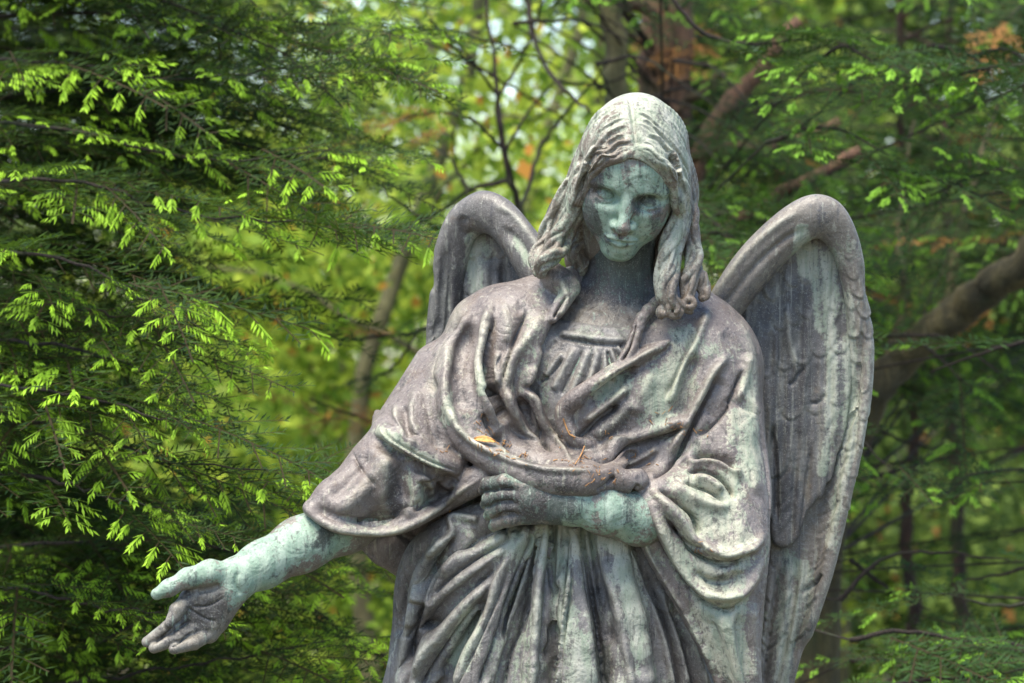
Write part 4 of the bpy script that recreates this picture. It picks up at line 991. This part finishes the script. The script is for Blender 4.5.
YA = [proto(s, L=.24 + .02 * (s % 6), young=(.9, .35, .75, .55, .8, .2, .65, .95)[s % 8], shoot=(.10, .13, .085, .12)[s % 4], gap=(.028, .034, .024)[s % 3]) for s in range(20, 32)]; YD = [proto(s, L=.34, young=.10, gap=.03, step=.0056, nl=.026, nw=.0042) for s in range(32, 38)]
YB = [proto(s, L=.36, gap=.03, step=.0060, nl=.026, nw=.0046, young=.45, shoot=.13, yw=.006) for s in range(40, 46)]
YC = [proto(s, L=.5, gap=.05, step=.011, nl=.04, nw=.010, young=.4, shoot=.2, yl=.04, yw=.012) for s in range(60, 64)]
LA = [leafy(s) for s in range(80, 86)]; LB = [leafy(s, n=44, spread=.24, ls=.042, lw=.030, young=.5, dead=.03) for s in range(90, 96)]
Rt = np.random.default_rng(77)
def along(places, P, every, k, scale, spread=.9, tilt=.45, tone=None, youth=1.0, gen=Rt, start=.08, drop=.05, dead=0.0):
    """sprays standing out on both sides of a branch path"""
    d = np.r_[0, np.cumsum(np.linalg.norm(np.diff(P, axis=0), axis=1))]; n = max(2, int(d[-1] / every)); s = 1
    for i in range(n + 1):
        t = start + (1 - start) * i / n; x = np.array([np.interp(t * d[-1], d, P[:, j]) for j in range(3)]); x2 = np.array([np.interp(min(t + .02, 1) * d[-1], d, P[:, j]) for j in range(3)]); x0 = np.array([np.interp((min(t + .02, 1) - .04) * d[-1], d, P[:, j]) for j in range(3)])
        T = x2 - x0; T /= np.linalg.norm(T) + 1e-9
        yaw = s * gen.uniform(.25, spread) if i < n else gen.normal(0, .15)
        h = np.array([T[0], T[1], 0]); h /= np.linalg.norm(h) + 1e-9; dr = h * math.cos(yaw) + np.array([-h[1], h[0], 0]) * math.sin(yaw); dr[2] = T[2] * .5 + gen.normal(-drop, .14)
        up = np.array([gen.normal(0, .25), -tilt + gen.normal(-.1, .38), 1.0])
        places.append((x + gen.normal(0, .012, 3), dr, up, scale * gen.uniform(.5, 1.35) * (1 - .2 * t), gen.integers(0, k), gen.uniform(0, 1) if tone is None else tone, 2.0 if gen.uniform() < dead else youth * gen.uniform(.6, 1.2)))
        s = -s

# ---------------------------------------------------------------- yew on the left, close behind the outstretched hand
t1 = thing('yew_tree', 'dense dark yew with bright lime new shoots, filling the side of the outstretched hand', 'tree', (-2.05, 1.5, 0))
w1 = Wood(); pl = []; pd = []
T1 = w1.tube([(-2.05, 1.5, -.1), (-2.02, 1.52, 1.2), (-1.9, 1.5, 2.6), (-1.8, 1.45, 4.2)], [.15, .12, .10, .05], 10, 6, .01, 1)
front = [([(-90, 56), (60, 62), (180, 80), (310, 66)], .95), ([(-90, 120), (60, 128), (200, 160), (330, 150)], .8), ([(-90, 190), (60, 180), (190, 214), (352, 226)], .62), ([(-90, 250), (40, 254), (130, 290), (205, 330)], .46), ([(-80, 290), (60, 306), (130, 318), (190, 350)], .55),
         ([(-90, 385), (20, 386), (100, 400), (190, 424)], .34), ([(-90, 424), (60, 424), (170, 462), (305, 474)], .42), ([(-60, 470), (50, 478), (110, 496), (170, 512)], .36), ([(-90, 580), (20, 590), (90, 606), (160, 612)], .44), ([(-60, 640), (80, 650), (180, 600), (270, 588)], .8),
         ([(-60, 560), (60, 540), (140, 560), (200, 585)], .9), ([(-60, 20), (100, 12), (250, 20), (400, 26)], 1.2), ([(-60, 335), (50, 345), (120, 360), (160, 385)], .5), ([(0, 690), (120, 676), (220, 660), (330, 640)], .7)]
for i, (q, d) in enumerate(front):
    P = w1.tube([tuple(at(px, py, d + (.5 if j == 0 else .2 * (3 - j) / 3))) for j, (px, py) in enumerate(q)], [.0045, .003, .002, .001], 6, 6, .003, i)
    w1.tube([(-1.98, 1.5, P[0][2] - .25), tuple((P[0] + np.array([-1.98, 1.5, P[0][2]])) / 2), tuple(P[0])], [.03, .014, .006], 6, 4)
    along(pl, P, .040, len(YA), 1.0, tilt=.25, gen=Rt)
Rl = np.random.default_rng(404)
for i in range(88):
    d = Rt.uniform(.9, 2.6); py = Rt.uniform(-160, 800); px1 = Rt.uniform(60, 330) if py < 300 or py > 540 else Rt.uniform(40, 200)
    if 230 < py < 480 and px1 > 150: px1 -= 100
    a = at(px1 - Rt.uniform(260, 420), py - Rt.uniform(-10, 60), d + Rt.uniform(.1, .5)); b = at(px1, py + Rt.uniform(0, 40), d)
    link(w1, T1, a, .011); P = w1.tube([a, (a + b) / 2 + (0, 0, .05), b], [.005, .0035, .0015], 6, 6, .0015, 100 + i)
    kk = np.argmin(np.linalg.norm(T1 - a + np.array([0, 0, .25]), axis=1)); along(pd, np.linspace(T1[kk], a, 6), .085, len(YD), 1.1, tilt=.12, gen=Rl, youth=.8, start=.15)
    along(pd, P, .04, len(YD), .95, tilt=.12, gen=Rt, youth=.7)
w1.build('trunk', M_twig, t1); crown('crown', pl + [q[:4] + (q[4] + len(YA),) + q[5:] for q in pd], YA + YD, M_yew, t1)

# ---------------------------------------------------------------- twin-stemmed yew behind the head and the raised wing
t2 = thing('yew_tree', 'twin-stemmed yew with red-brown and mossy trunks standing directly behind the lowered head', 'tree', (at(640, 341, 3.0)[0], 3.0, 0))
w2 = Wood(); pl = []
def cx(px, d): return at(px, 341, d)[0]
T2 = w2.tube([(cx(648, 3.0), 3.0, -.1), (cx(640, 3.0), 3.0, 1.2), at(664, 140, 3.0), at(670, -10, 3.0), at(676, -400, 3.1), at(660, -900, 3.2)], [.12, .085, .062, .060, .055, .03], 10, 6, .006, 5)
mb = Wood(); mb.tube([(cx(600, 2.8), 2.85, -.1), (cx(596, 2.8), 2.85, 1.3), at(606, 200, 2.8), at(616, 90, 2.8), at(612, 0, 2.8), at(600, -200, 2.8), at(580, -700, 2.8)], [.07, .05, .03, .026, .026, .024, .012], 9, 6, .004, 6)
for q, d, r in [([(664, 230), (690, 190), (712, 130), (748, 82), (800, 20)], 2.7, .026), ([(690, 160), (730, 148), (776, 146), (840, 120)], 2.6, .012), ([(676, 112), (700, 92), (722, 72)], 2.9, .012), ([(612, 4), (590, -14), (560, -40)], 2.8, .02),
                ([(630, 260), (700, 240), (770, 200), (860, 150)], 2.4, .014)]:
    link(w2, T2, at(*q[0], d), r * .7, 0); w2.tube([at(px, py, d) for px, py in q], [r, r * .9, r * .8, r * .5][:max(2, len(q) - 1)], 8, 6, .004, int(q[0][0]))
# sprays to the right of the head
w2b = Wood()
for i in range(84):
    d = Rt.uniform(1.2, 3.6); py = Rt.uniform(-180, 520); px = Rt.uniform(700, 1080)
    if py > 330: px = max(px, 860)
    if d > 2 and Rt.uniform() < .3: px = Rt.uniform(690, 760); py = Rt.uniform(-60, 180)
    if Rt.uniform() < .12: px = Rt.uniform(640, 700); py = Rt.uniform(-60, 60); d = Rt.uniform(2.2, 2.7)
    a = at(px - Rt.uniform(60, 150), py - Rt.uniform(0, 70), d + Rt.uniform(.1, .6)); b = at(px, py, d)
    link(w2b, T2, a, .003); P = w2b.tube([a, (a + b) / 2 + (0, 0, .04), b], [.005, .0035, .0012], 6, 5, .0012, 200 + i)
    along(pl, P, .06, len(YB), 1.0, tilt=.15, gen=Rt, youth=.8, drop=.12, dead=.03)
for q, d in [([(850, 640), (900, 632), (960, 640), (1040, 655)], .9), ([(840, 600), (880, 560), (930, 552), (1010, 560)], 1.4), ([(870, 690), (930, 680), (990, 676)], .8), ([(1060, 660), (990, 640), (920, 650)], 1.1), ([(1070, 560), (1010, 572), (950, 584)], 1.5), ([(850, 560), (890, 590), (930, 610)], 1.7), ([(1080, 620), (1000, 630), (940, 620)], 2.0), ([(1080, 440), (1020, 450), (975, 470)], 2.2), ([(860, 420), (900, 440), (940, 450)], 2.4), ([(1090, 520), (1030, 530), (985, 540)], 2.6), ([(850, 660), (890, 660), (940, 668)], 1.3), ([(1060, 600), (1000, 605), (950, 596)], 1.2), ([(1080, 480), (1010, 470), (950, 480)], 1.6), ([(860, 480), (900, 470), (960, 455)], 1.8),
             ([(1090, 330), (1010, 345), (930, 372)], 1.3), ([(660, -20), (700, 30), (750, 44), (800, 40)], 1.5), ([(1080, 60), (980, 70), (900, 90)], 1.4), ([(1080, 180), (1000, 170), (920, 200)], 1.6)]:
    link(w2b, T2, at(*q[0], d), .003); P = w2b.tube([at(px, py, d) for px, py in q], [.005, .0035, .0015], 6, 6, .0012, int(q[0][1]))
    along(pl, P, .045, len(YB), .85, tilt=.15, gen=Rt, youth=1.0)
def clear_of(places, boxes):
    out = []
    for q in places:
        hit = False; u = Rt.uniform()
        dn = np.asarray(q[1]) / np.linalg.norm(q[1])
        for ext in (0, .12, .24, .34):
            x = q[0] + dn * ext * q[3]; k = (5 + x[1]) * S / 5; c = 512 + x[0] / k; r = 341.5 + (CAMZ - x[2]) / k
            hit = hit or any(a < c < b and e < r < f and x[1] < dd and u < pr for a, b, e, f, dd, pr in boxes)
        if not hit: out.append(q)
    return out
OPEN = [(584, 712, -60, 130, 3.0, .96), (876, 990, 395, 625, 4.0, .72), (860, 930, 330, 410, 2.25, .9), (915, 990, 275, 360, 2.2, .9), (970, 1050, 220, 320, 2.15, .9), (690, 756, 66, 190, 2.65, .7)]
pl = clear_of(pl, OPEN)
w2b.build('branches', M_twig, t2); w2.build('trunk', M_bark, t2); mt = mb.build('trunk', M_bark_g, t2); mt['label'] = 'thinner mossy green trunk'
crown('crown', pl, YB, M_yew_r, t2)

# ---------------------------------------------------------------- leaning tree whose mossy limb crosses on the right
t3 = thing('leaning_tree', 'leaning tree whose thick mossy limb slants up past the outer edge of the raised wing', 'tree', (at(800, 341, 2.3)[0], 2.3, 0))
w3 = Wood(); pl = []
T3 = w3.tube([(at(800, 341, 2.3)[0], 2.3, -.1), at(826, 560, 2.3), at(862, 420, 2.2), at(905, 355, 2.2), at(962, 308, 2.15), at(1024, 262, 2.1), at(1120, 170, 2.0), at(1240, -60, 2.0)], [.055, .044, .038, .037, .037, .038, .034, .016], 10, 6, .005, 31)
w3.tube([at(930, 335, 2.2), at(950, 290, 2.4), at(965, 210, 2.6), at(1000, 100, 2.9)], [.015, .012, .009, .004], 7, 6, .004, 32)
w3.tube([at(880, 390, 2.2), at(902, 300, 2.5), at(898, 220, 2.8), at(915, 120, 3.0)], [.012, .010, .007, .003], 7, 6, .004, 33)
w3b = Wood()
for i in range(22):
    d = Rt.uniform(2.3, 4.2); py = Rt.uniform(-150, 420); px = Rt.uniform(880, 1120); a = at(px + Rt.uniform(40, 160), py - 30, d + .3); b = at(px, py, d)
    link(w3b, T3, a, .0036); P = w3b.tube([a, (a + b) / 2 + (0, 0, .04), b], [.005, .0035, .0012], 6, 5, .0012, 300 + i)
    along(pl, P, .07, len(YB), 1.05, tilt=.25, gen=Rt, youth=.6, drop=.2, dead=.08)
w3b.build('branches', M_twig, t3); M_bark_m = bark_mat('mossy_limb_bark', (.05, .045, .022), (.13, .11, .045)); w3.build('trunk', M_bark_m, t3); crown('crown', clear_of(pl, OPEN), YB, M_yew_r, t3)

# ---------------------------------------------------------------- thin dark stems on the right
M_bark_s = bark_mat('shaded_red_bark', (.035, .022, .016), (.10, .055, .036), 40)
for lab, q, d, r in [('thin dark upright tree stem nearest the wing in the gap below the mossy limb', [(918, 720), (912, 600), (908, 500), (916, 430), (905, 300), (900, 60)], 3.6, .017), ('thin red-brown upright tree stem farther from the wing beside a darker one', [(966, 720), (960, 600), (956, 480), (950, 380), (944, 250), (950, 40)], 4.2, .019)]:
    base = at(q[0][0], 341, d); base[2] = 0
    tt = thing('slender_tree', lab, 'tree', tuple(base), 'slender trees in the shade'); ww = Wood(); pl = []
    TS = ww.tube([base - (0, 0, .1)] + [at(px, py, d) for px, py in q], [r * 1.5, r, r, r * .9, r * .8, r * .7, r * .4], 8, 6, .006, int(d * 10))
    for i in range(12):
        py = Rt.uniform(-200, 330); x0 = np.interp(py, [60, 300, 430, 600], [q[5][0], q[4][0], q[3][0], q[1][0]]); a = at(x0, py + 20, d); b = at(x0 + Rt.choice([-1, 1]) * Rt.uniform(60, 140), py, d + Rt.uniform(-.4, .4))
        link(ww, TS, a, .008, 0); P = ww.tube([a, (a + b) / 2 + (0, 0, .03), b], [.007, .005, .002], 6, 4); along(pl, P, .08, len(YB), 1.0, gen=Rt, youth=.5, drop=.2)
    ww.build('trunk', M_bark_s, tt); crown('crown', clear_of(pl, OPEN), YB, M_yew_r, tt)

# ---------------------------------------------------------------- nearly bare tree between the hand's side and the head
t4 = thing('bare_branched_tree', 'thin tangle of nearly bare brown branches between the far wing and the head', 'tree', (at(560, 341, 2.4)[0], 2.4, 0))
w4 = Wood(); pl = []
base = at(560, 341, 2.4); base[2] = 0
T4 = w4.tube([base - (0, 0, .1), at(566, 640, 2.4), at(556, 420, 2.4), at(540, 290, 2.4), at(520, 215, 2.4), at(504, 150, 2.4), at(498, 96, 2.4), at(478, -60, 2.5)], [.022, .016, .012, .009, .008, .007, .005, .003], 7, 6, .003, 41)
br = [([(520, 215), (540, 150), (560, 120), (610, 60)], .005), ([(526, -20), (534, 40), (556, 80), (590, 112)], .007), ([(380, 32), (440, 30), (500, 44), (560, 70)], .004), ([(430, 20), (470, 62), (520, 92), (575, 128)], .004), ([(510, 180), (470, 190), (420, 222), (340, 236)], .006),
      ([(520, 215), (480, 226), (440, 228), (390, 196)], .006), ([(504, 150), (470, 120), (430, 112), (380, 128)], .004), ([(530, 250), (500, 246), (460, 180), (452, 130)], .004), ([(498, 96), (520, 60), (540, 10), (548, -40)], .004), ([(540, 290), (480, 300), (420, 330), (350, 340)], .006),
      ([(420, 330), (390, 370), (360, 380)], .003), ([(556, 420), (450, 400), (380, 420), (310, 400)], .006), ([(566, 640), (480, 620), (400, 660), (300, 600)], .008), ([(400, 660), (340, 640), (290, 585)], .006), ([(470, 190), (440, 150), (400, 140)], .003), ([(556, 80), (600, 84), (640, 70)], .004)]
for i, (q, r) in enumerate(br):
    q0 = at(*q[0], 2.4 + .25 * math.sin(i * 1.7)); link(w4, T4, q0, r * .7, .1); P = w4.tube([at(px, py, 2.4 + .25 * math.sin(i * 1.7 + j)) for j, (px, py) in enumerate(q)], [r, r * .8, r * .45], 6, 7, .002, 400 + i)
    if i in (4, 5, 6, 7, 9, 10, 11, 12, 14): along(pl, P, .16, len(YB), .6, gen=Rt, youth=.8, dead=.22, start=.3)
w4.build('trunk', M_twig, t4); crown('crown', pl, YB, M_yew_r, t4)

# ---------------------------------------------------------------- sunlit trees and bushes behind
def broad(name, lab, cat, px, d, h, rad, n, mat, zlow=.3, seed=0, sc=1.0, youth=1.0, group=None, tr=.05):
    R = np.random.default_rng(seed); b = at(px, 341, d); b[2] = 0
    t = thing(name, lab, cat, tuple(b), group); w = Wood(); pl = []
    top = b + (R.normal(0, .2), R.normal(0, .2), h); w.tube([b - (0, 0, .1), b + (R.normal(0, .1), 0, h * .35), b + (R.normal(0, .15), 0, h * .7), top], [tr, tr * .75, tr * .5, tr * .15], 8, 5, .01, seed)
    nb = max(10, n // 36); ends = []
    for i in range(nb):
        z = zlow + (h - zlow) * (i + .5) / nb; f = math.sin(math.pi * min(.97, .18 + .8 * (z - zlow) / (h - zlow))) ** .6; a = i * 2.4 + R.uniform(-.5, .5); rr = rad * f * R.uniform(.65, 1.1)
        e = b + (math.cos(a) * rr, math.sin(a) * rr, z + R.uniform(-.1, .3)); s = b + (0, 0, max(.1, z - .35 * rr))
        w.tube([s, (s + e) / 2 + (0, 0, .08), e], [tr * .28, tr * .18, .004], 6, 4, .012, seed * 31 + i); ends.append((s, e))
    for i in range(n):
        s, e = ends[R.integers(0, nb)]; q = R.uniform(.35, 1.08); c = s + (e - s) * q + R.normal(0, .17 * sc, 3)
        dr = (e - s) / np.linalg.norm(e - s) + R.normal(0, .5, 3); pl.append((c, dr, np.array([R.normal(0, .3), R.normal(-.2, .3), 1]), sc * R.uniform(.7, 1.3), R.integers(0, 4), R.uniform(0, 1), youth * R.uniform(.6, 1.1)))
    w.build('trunk', M_bark_g, t); return t, pl
far = [('lime_tree', 'bright lime-green leafy tree in the sun, centred behind the lowered head', 606, 9.5, 4.8, 1.6, 230, M_lime, .2, 501), ('lime_tree', 'tall pale green sunlit tree left of the far wing, behind the bare branches', 300, 13.5, 5.0, 1.7, 260, M_lime, .5, 502),
       ('lime_tree', 'sunlit green tree behind the twin-stemmed yew and the head', 690, 12.0, 5.2, 1.7, 300, M_lime, .4, 503)]
for nm, lab, px, d, h, r, n, m, zl, sd in far:
    t, pl = broad(nm, lab, 'tree', px, d, h, r, n, m, zl, sd, 1.0, 1.0, 'sunlit trees in the background'); crown('crown', pl, LA, m, t)
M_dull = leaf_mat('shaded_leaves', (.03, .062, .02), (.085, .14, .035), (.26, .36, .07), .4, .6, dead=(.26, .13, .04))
M_small = leaf_mat('small_leaves', (.05, .12, .018), (.17, .30, .035), (.48, .58, .07), .45, .6, dead=(.42, .20, .04))
for lab, px, d, h, r, n, sd in [('small-leaved tree in front of the sunlit ones, between the dense yew and the far wing', 436, 4.6, 4.0, 1.0, 180, 521), ('small-leaved tree standing behind the bare branches, hidden mostly by the head', 560, 6.2, 4.4, 1.15, 220, 522), ('small-leaved tree behind the raised wing and the mossy limb', 860, 6.4, 4.2, 1.3, 420, 523), ('small-leaved bush low behind the outstretched forearm', 330, 5.4, 2.2, .9, 300, 524)]:
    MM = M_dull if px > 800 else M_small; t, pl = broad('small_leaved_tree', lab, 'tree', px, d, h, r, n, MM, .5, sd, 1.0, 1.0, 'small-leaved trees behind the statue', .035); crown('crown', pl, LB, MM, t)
wood = [('darker green woodland tree at the far left behind the dense yew', 60, 9.0, 5.0, 1.5, 700, 511), ('mid green woodland tree behind the mossy limb on the right', 930, 9.5, 5.0, 1.5, 800, 512), ('mid green woodland tree at the right edge behind the slender stems', 1120, 12, 5.5, 1.8, 700, 513), ('olive green tree seen low between hand and gown', 300, 17, 4.0, 1.8, 260, 514),
        ('olive green tree behind the raised wing', 800, 18, 4.5, 2.2, 300, 515)]
for lab, px, d, h, r, n, sd in wood:
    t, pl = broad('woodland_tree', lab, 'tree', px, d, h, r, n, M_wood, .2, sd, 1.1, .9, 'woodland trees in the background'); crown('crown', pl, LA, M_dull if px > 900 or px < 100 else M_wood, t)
# the far edge of the wood: one mass
pl = []; R = np.random.default_rng(9)
for i in range(800):
    x = R.uniform(-9, 9); y = R.uniform(24, 29); z = R.uniform(0, 1) ** 1.2 * (2.8 + .8 * math.sin(x * 1.3) + .6 * math.sin(x * 3.1 + 1)); pl.append(((x, y, z), R.normal(0, 1, 3), np.array([0, -.3, 1]), R.uniform(1.6, 3.0), R.integers(0, 6), R.uniform(0, 1), R.uniform(.4, 1)))
fw = crown('far_wood', pl, LA, M_wood); fw['kind'] = 'stuff'; fw['label'] = 'far edge of the wood, one soft green mass'; fw['category'] = 'woodland'

# ---------------------------------------------------------------- ground
m, nt, b = new_mat('forest_floor'); t = NT(nt); v = t.n('ShaderNodeTexCoord').outputs['Object']
n1 = t.noise(v, .5, 5, .6); n2 = t.noise(v, 5, 8, .7); n3 = t.noise(v, 40, 5, .7)
c = t.mix(t.ramp(n2, .4, .62), (.11, .075, .05), (.30, .22, .17)); c = t.mix(t.ramp(n1, .45, .62), c, (.06, .11, .025)); c = t.mix(t.math('MULTIPLY', t.ramp(n3, .55, .7), .6), c, (.42, .33, .26))
t.l(c, b.inputs['Base Color']); b.inputs['Roughness'].default_value = .95
bp = t.n('ShaderNodeBump'); bp.inputs['Distance'].default_value = .04; t.l(t.math('ADD', n2, n3), bp.inputs['Height']); t.l(bp.outputs[0], b.inputs['Normal'])
gx = np.r_[-220, -80, np.linspace(-30, 30, 61), 80, 220]; gy = np.r_[-60, -20, np.linspace(-8, 40, 49), 90, 250]
V = []; Fc = []
for j, y in enumerate(gy):
    for i, x in enumerate(gx):
        near = max(0, 1 - max(abs(x), abs(y - 10)) / 38); V.append((x, y, -.02 + (.06 * math.sin(x * .7 + y * .3) + .05 * math.sin(y * .9 - x * .4)) * near * (0 if math.hypot(x, y) < 2 else 1)))
for j in range(len(gy) - 1):
    for i in range(len(gx) - 1): q = j * len(gx) + i; Fc.append((q, q + 1, q + len(gx) + 1, q + len(gx)))
g = mesh_from('ground', V, Fc, m, None, True); g['kind'] = 'structure'
# plinth
m, nt, b = new_mat('plinth_stone'); t = NT(nt); v = t.n('ShaderNodeTexCoord').outputs['Object']; n1 = t.noise(v, 9, 8, .7)
t.l(t.mix(t.ramp(n1, .4, .65), (.22, .21, .19), (.36, .34, .31)), b.inputs['Base Color']); b.inputs['Roughness'].default_value = .9
import bmesh
bm = bmesh.new(); bmesh.ops.create_cube(bm, size=1.0)
for q in bm.verts: q.co = (0.09 + q.co.x * .92, .04 + q.co.y * .72, .125 + q.co.z * .25)
bmesh.ops.bevel(bm, geom=list(bm.edges), offset=.02, segments=2, affect='EDGES')
me = bpy.data.meshes.new('plinth'); bm.to_mesh(me); bm.free(); me.materials.append(m); o = bpy.data.objects.new('plinth', me); C.objects.link(o); o['label'] = 'low grey stone plinth under the bronze angel'; o['category'] = 'plinth'
# ================================================================== FALLEN LEAF AND NEEDLES LYING ON THE SHAWL
MP = mantle.px()
def rest(px, py, lift=1.0):
    m = np.nonzero((np.abs(MP[:, 0] - px) < 2.2) & (np.abs(MP[:, 1] - py) < 2.2))[0]
    k = m[np.argmin(mantle.V[m, 1])] if len(m) else np.argmin(np.abs(MP - (px, py)).sum(1) + .05 * np.maximum(mantle.V[:, 1], -100)); return mantle.V[k] + mantle.N[k] * lift, mantle.N[k]
m, nt, b = new_mat('dry_leaf'); t = NT(nt); v = t.n('ShaderNodeTexCoord').outputs['Object']
t.l(t.mix(t.ramp(t.noise(v, 160, 5, .7), .4, .62), (.50, .27, .07), (.30, .13, .035)), b.inputs['Base Color']); b.inputs['Roughness'].default_value = .7
m2, nt, b = new_mat('dry_needles'); t = NT(nt); v = t.n('ShaderNodeTexCoord').outputs['Object']
t.l(t.mix(t.ramp(t.noise(v, 90, 3, .6), .4, .6), (.36, .19, .07), (.20, .10, .04)), b.inputs['Base Color']); b.inputs['Roughness'].default_value = .8
c, nn = rest(487, 440, 1.5); V = []; Fc = []
for i in range(9):
    u = i / 8; wdt = 5.2 * math.sin(math.pi * min(.98, .06 + .9 * u)) ** .8
    for j in range(-2, 3):
        x = (u - .5) * 21; yv = j / 2 * wdt
        V.append((c[0] + x, c[1] - 2 - abs(j) * .9 - yv * .5, c[2] - 1.0 + x * .14 + yv * .55 - 1.4 * math.sin(u * 3)))
for i in range(8):
    for j in range(4): q = i * 5 + j; Fc.append((q, q + 1, q + 6, q + 5))
lf = mesh_from('fallen_leaf', world(np.array(V)), Fc, m, None, True); lf['label'] = 'curled orange-brown dead leaf caught in the shawl fold above the folded hand'; lf['category'] = 'leaf'
sm = lf.modifiers.new('thickness', 'SOLIDIFY'); sm.thickness = .0006
def sticks(name, items, lab, cat, stuff):
    w = Wood()
    for pts, r in items: w.tube(world(np.array(pts)), [r, r, r * .6], 5, 4)
    o = mesh_from(name, np.vstack(w.V), w.F, m2, None, True); o['label'] = lab; o['category'] = cat
    if stuff: o['kind'] = 'stuff'
R = np.random.default_rng(21); items = []
for cx_, cy_, sx_, sy_, n in ((484, 428, 5, 8, 14), (500, 446, 11, 5, 26), (520, 456, 8, 4, 8), (575, 462, 10, 5, 14), (598, 472, 9, 6, 20), (447, 449, 4, 3, 6), (609, 434, 2, 2, 4), (668, 420, 8, 6, 10), (690, 432, 8, 5, 8), (650, 452, 10, 6, 6), (560, 440, 8, 8, 6), (700, 548, 8, 4, 5), (452, 515, 4, 3, 4)):
    for i in range(int(n * 1.1)):
        q, nv = rest(cx_ + R.normal(0, sx_), cy_ + R.normal(0, sy_), .7); a = R.uniform(0, 6.28); d = np.array([math.cos(a), 0, math.sin(a)]); d -= nv * (d @ nv); l = R.uniform(1.0, 3.6)
        items.append(([q - d * l, q + nv * .3, q + d * l], R.uniform(.00035, .0008)))
sticks('needle_litter', items, 'orange conifer needles strewn over the shawl folds', 'needles', True)
q = [rest(x_, y_, 1.6)[0] for x_, y_ in ((562, 419), (567, 425), (569, 432), (577, 437))]; sticks('dry_twig', [(q, .0013)], 'small curved straw-coloured twig at the crossing of the shawl on the chest', 'twig', False)
q = [rest(x_, y_, 1.8)[0] for x_, y_ in ((584, 447), (579, 455), (577, 464))]; sticks('dry_twig', [(q, .0012)], 'short upright brown twig standing above the middle of the waist roll', 'twig', False)
FSTOP = 5.6; SKY_STRENGTH = 0.11; SUN_STRENGTH = 3.3; SUN_ANGLE = 36; EXPOSURE = 1.68
# ================================================================== CAMERA, LIGHT
scene = bpy.context.scene
cam_d = bpy.data.cameras.new('camera'); cam = bpy.data.objects.new('camera', cam_d); C.objects.link(cam)
cam.location = (0, -5.0, CAMZ); cam.rotation_euler = (math.radians(90), 0, 0)
cam_d.sensor_width = 36; cam_d.lens = 36 * 5.0 / (1024 * S); cam_d.clip_end = 600; cam_d.clip_start = .05
cam_d.dof.use_dof = True; cam_d.dof.focus_distance = 4.92; cam_d.dof.aperture_fstop = FSTOP; cam_d.dof.aperture_blades = 0
scene.camera = cam
wd = bpy.data.worlds.new('World'); scene.world = wd; wd.use_nodes = True
nt = wd.node_tree; bgn = nt.nodes['Background']
sk = nt.nodes.new('ShaderNodeTexSky'); sk.sky_type = 'NISHITA'; sk.sun_disc = False
SUN_EL, SUN_AZ = math.radians(68), math.radians(-40)      # azimuth from -Y (behind the camera) towards -X
sk.sun_elevation = SUN_EL
dx, dy_ = math.sin(SUN_AZ), -math.cos(SUN_AZ)           # horizontal direction towards the sun
sk.sun_rotation = math.atan2(dx, dy_)
sk.air_density = 1.0; sk.dust_density = 0.8; sk.ozone_density = 1.0
nt.links.new(sk.outputs[0], bgn.inputs[0]); bgn.inputs[1].default_value = SKY_STRENGTH
sl = bpy.data.lights.new('sun', 'SUN'); so = bpy.data.objects.new('sun', sl); C.objects.link(so)
sl.energy = SUN_STRENGTH; sl.angle = math.radians(SUN_ANGLE); sl.color = (1, .92, .79)
from mathutils import Vector
so.rotation_euler = Vector((dx * math.cos(SUN_EL), dy_ * math.cos(SUN_EL), math.sin(SUN_EL))).to_track_quat('Z', 'Y').to_euler()
so.location = (-4, -6, 9)
vs = scene.view_settings
vs.view_transform = 'Standard'; vs.look = 'None'; vs.exposure = EXPOSURE; vs.gamma = 1
scene.cycles.max_bounces = 8; scene.cycles.transparent_max_bounces = 6; scene.cycles.transmission_bounces = 5; scene.cycles.diffuse_bounces = 4
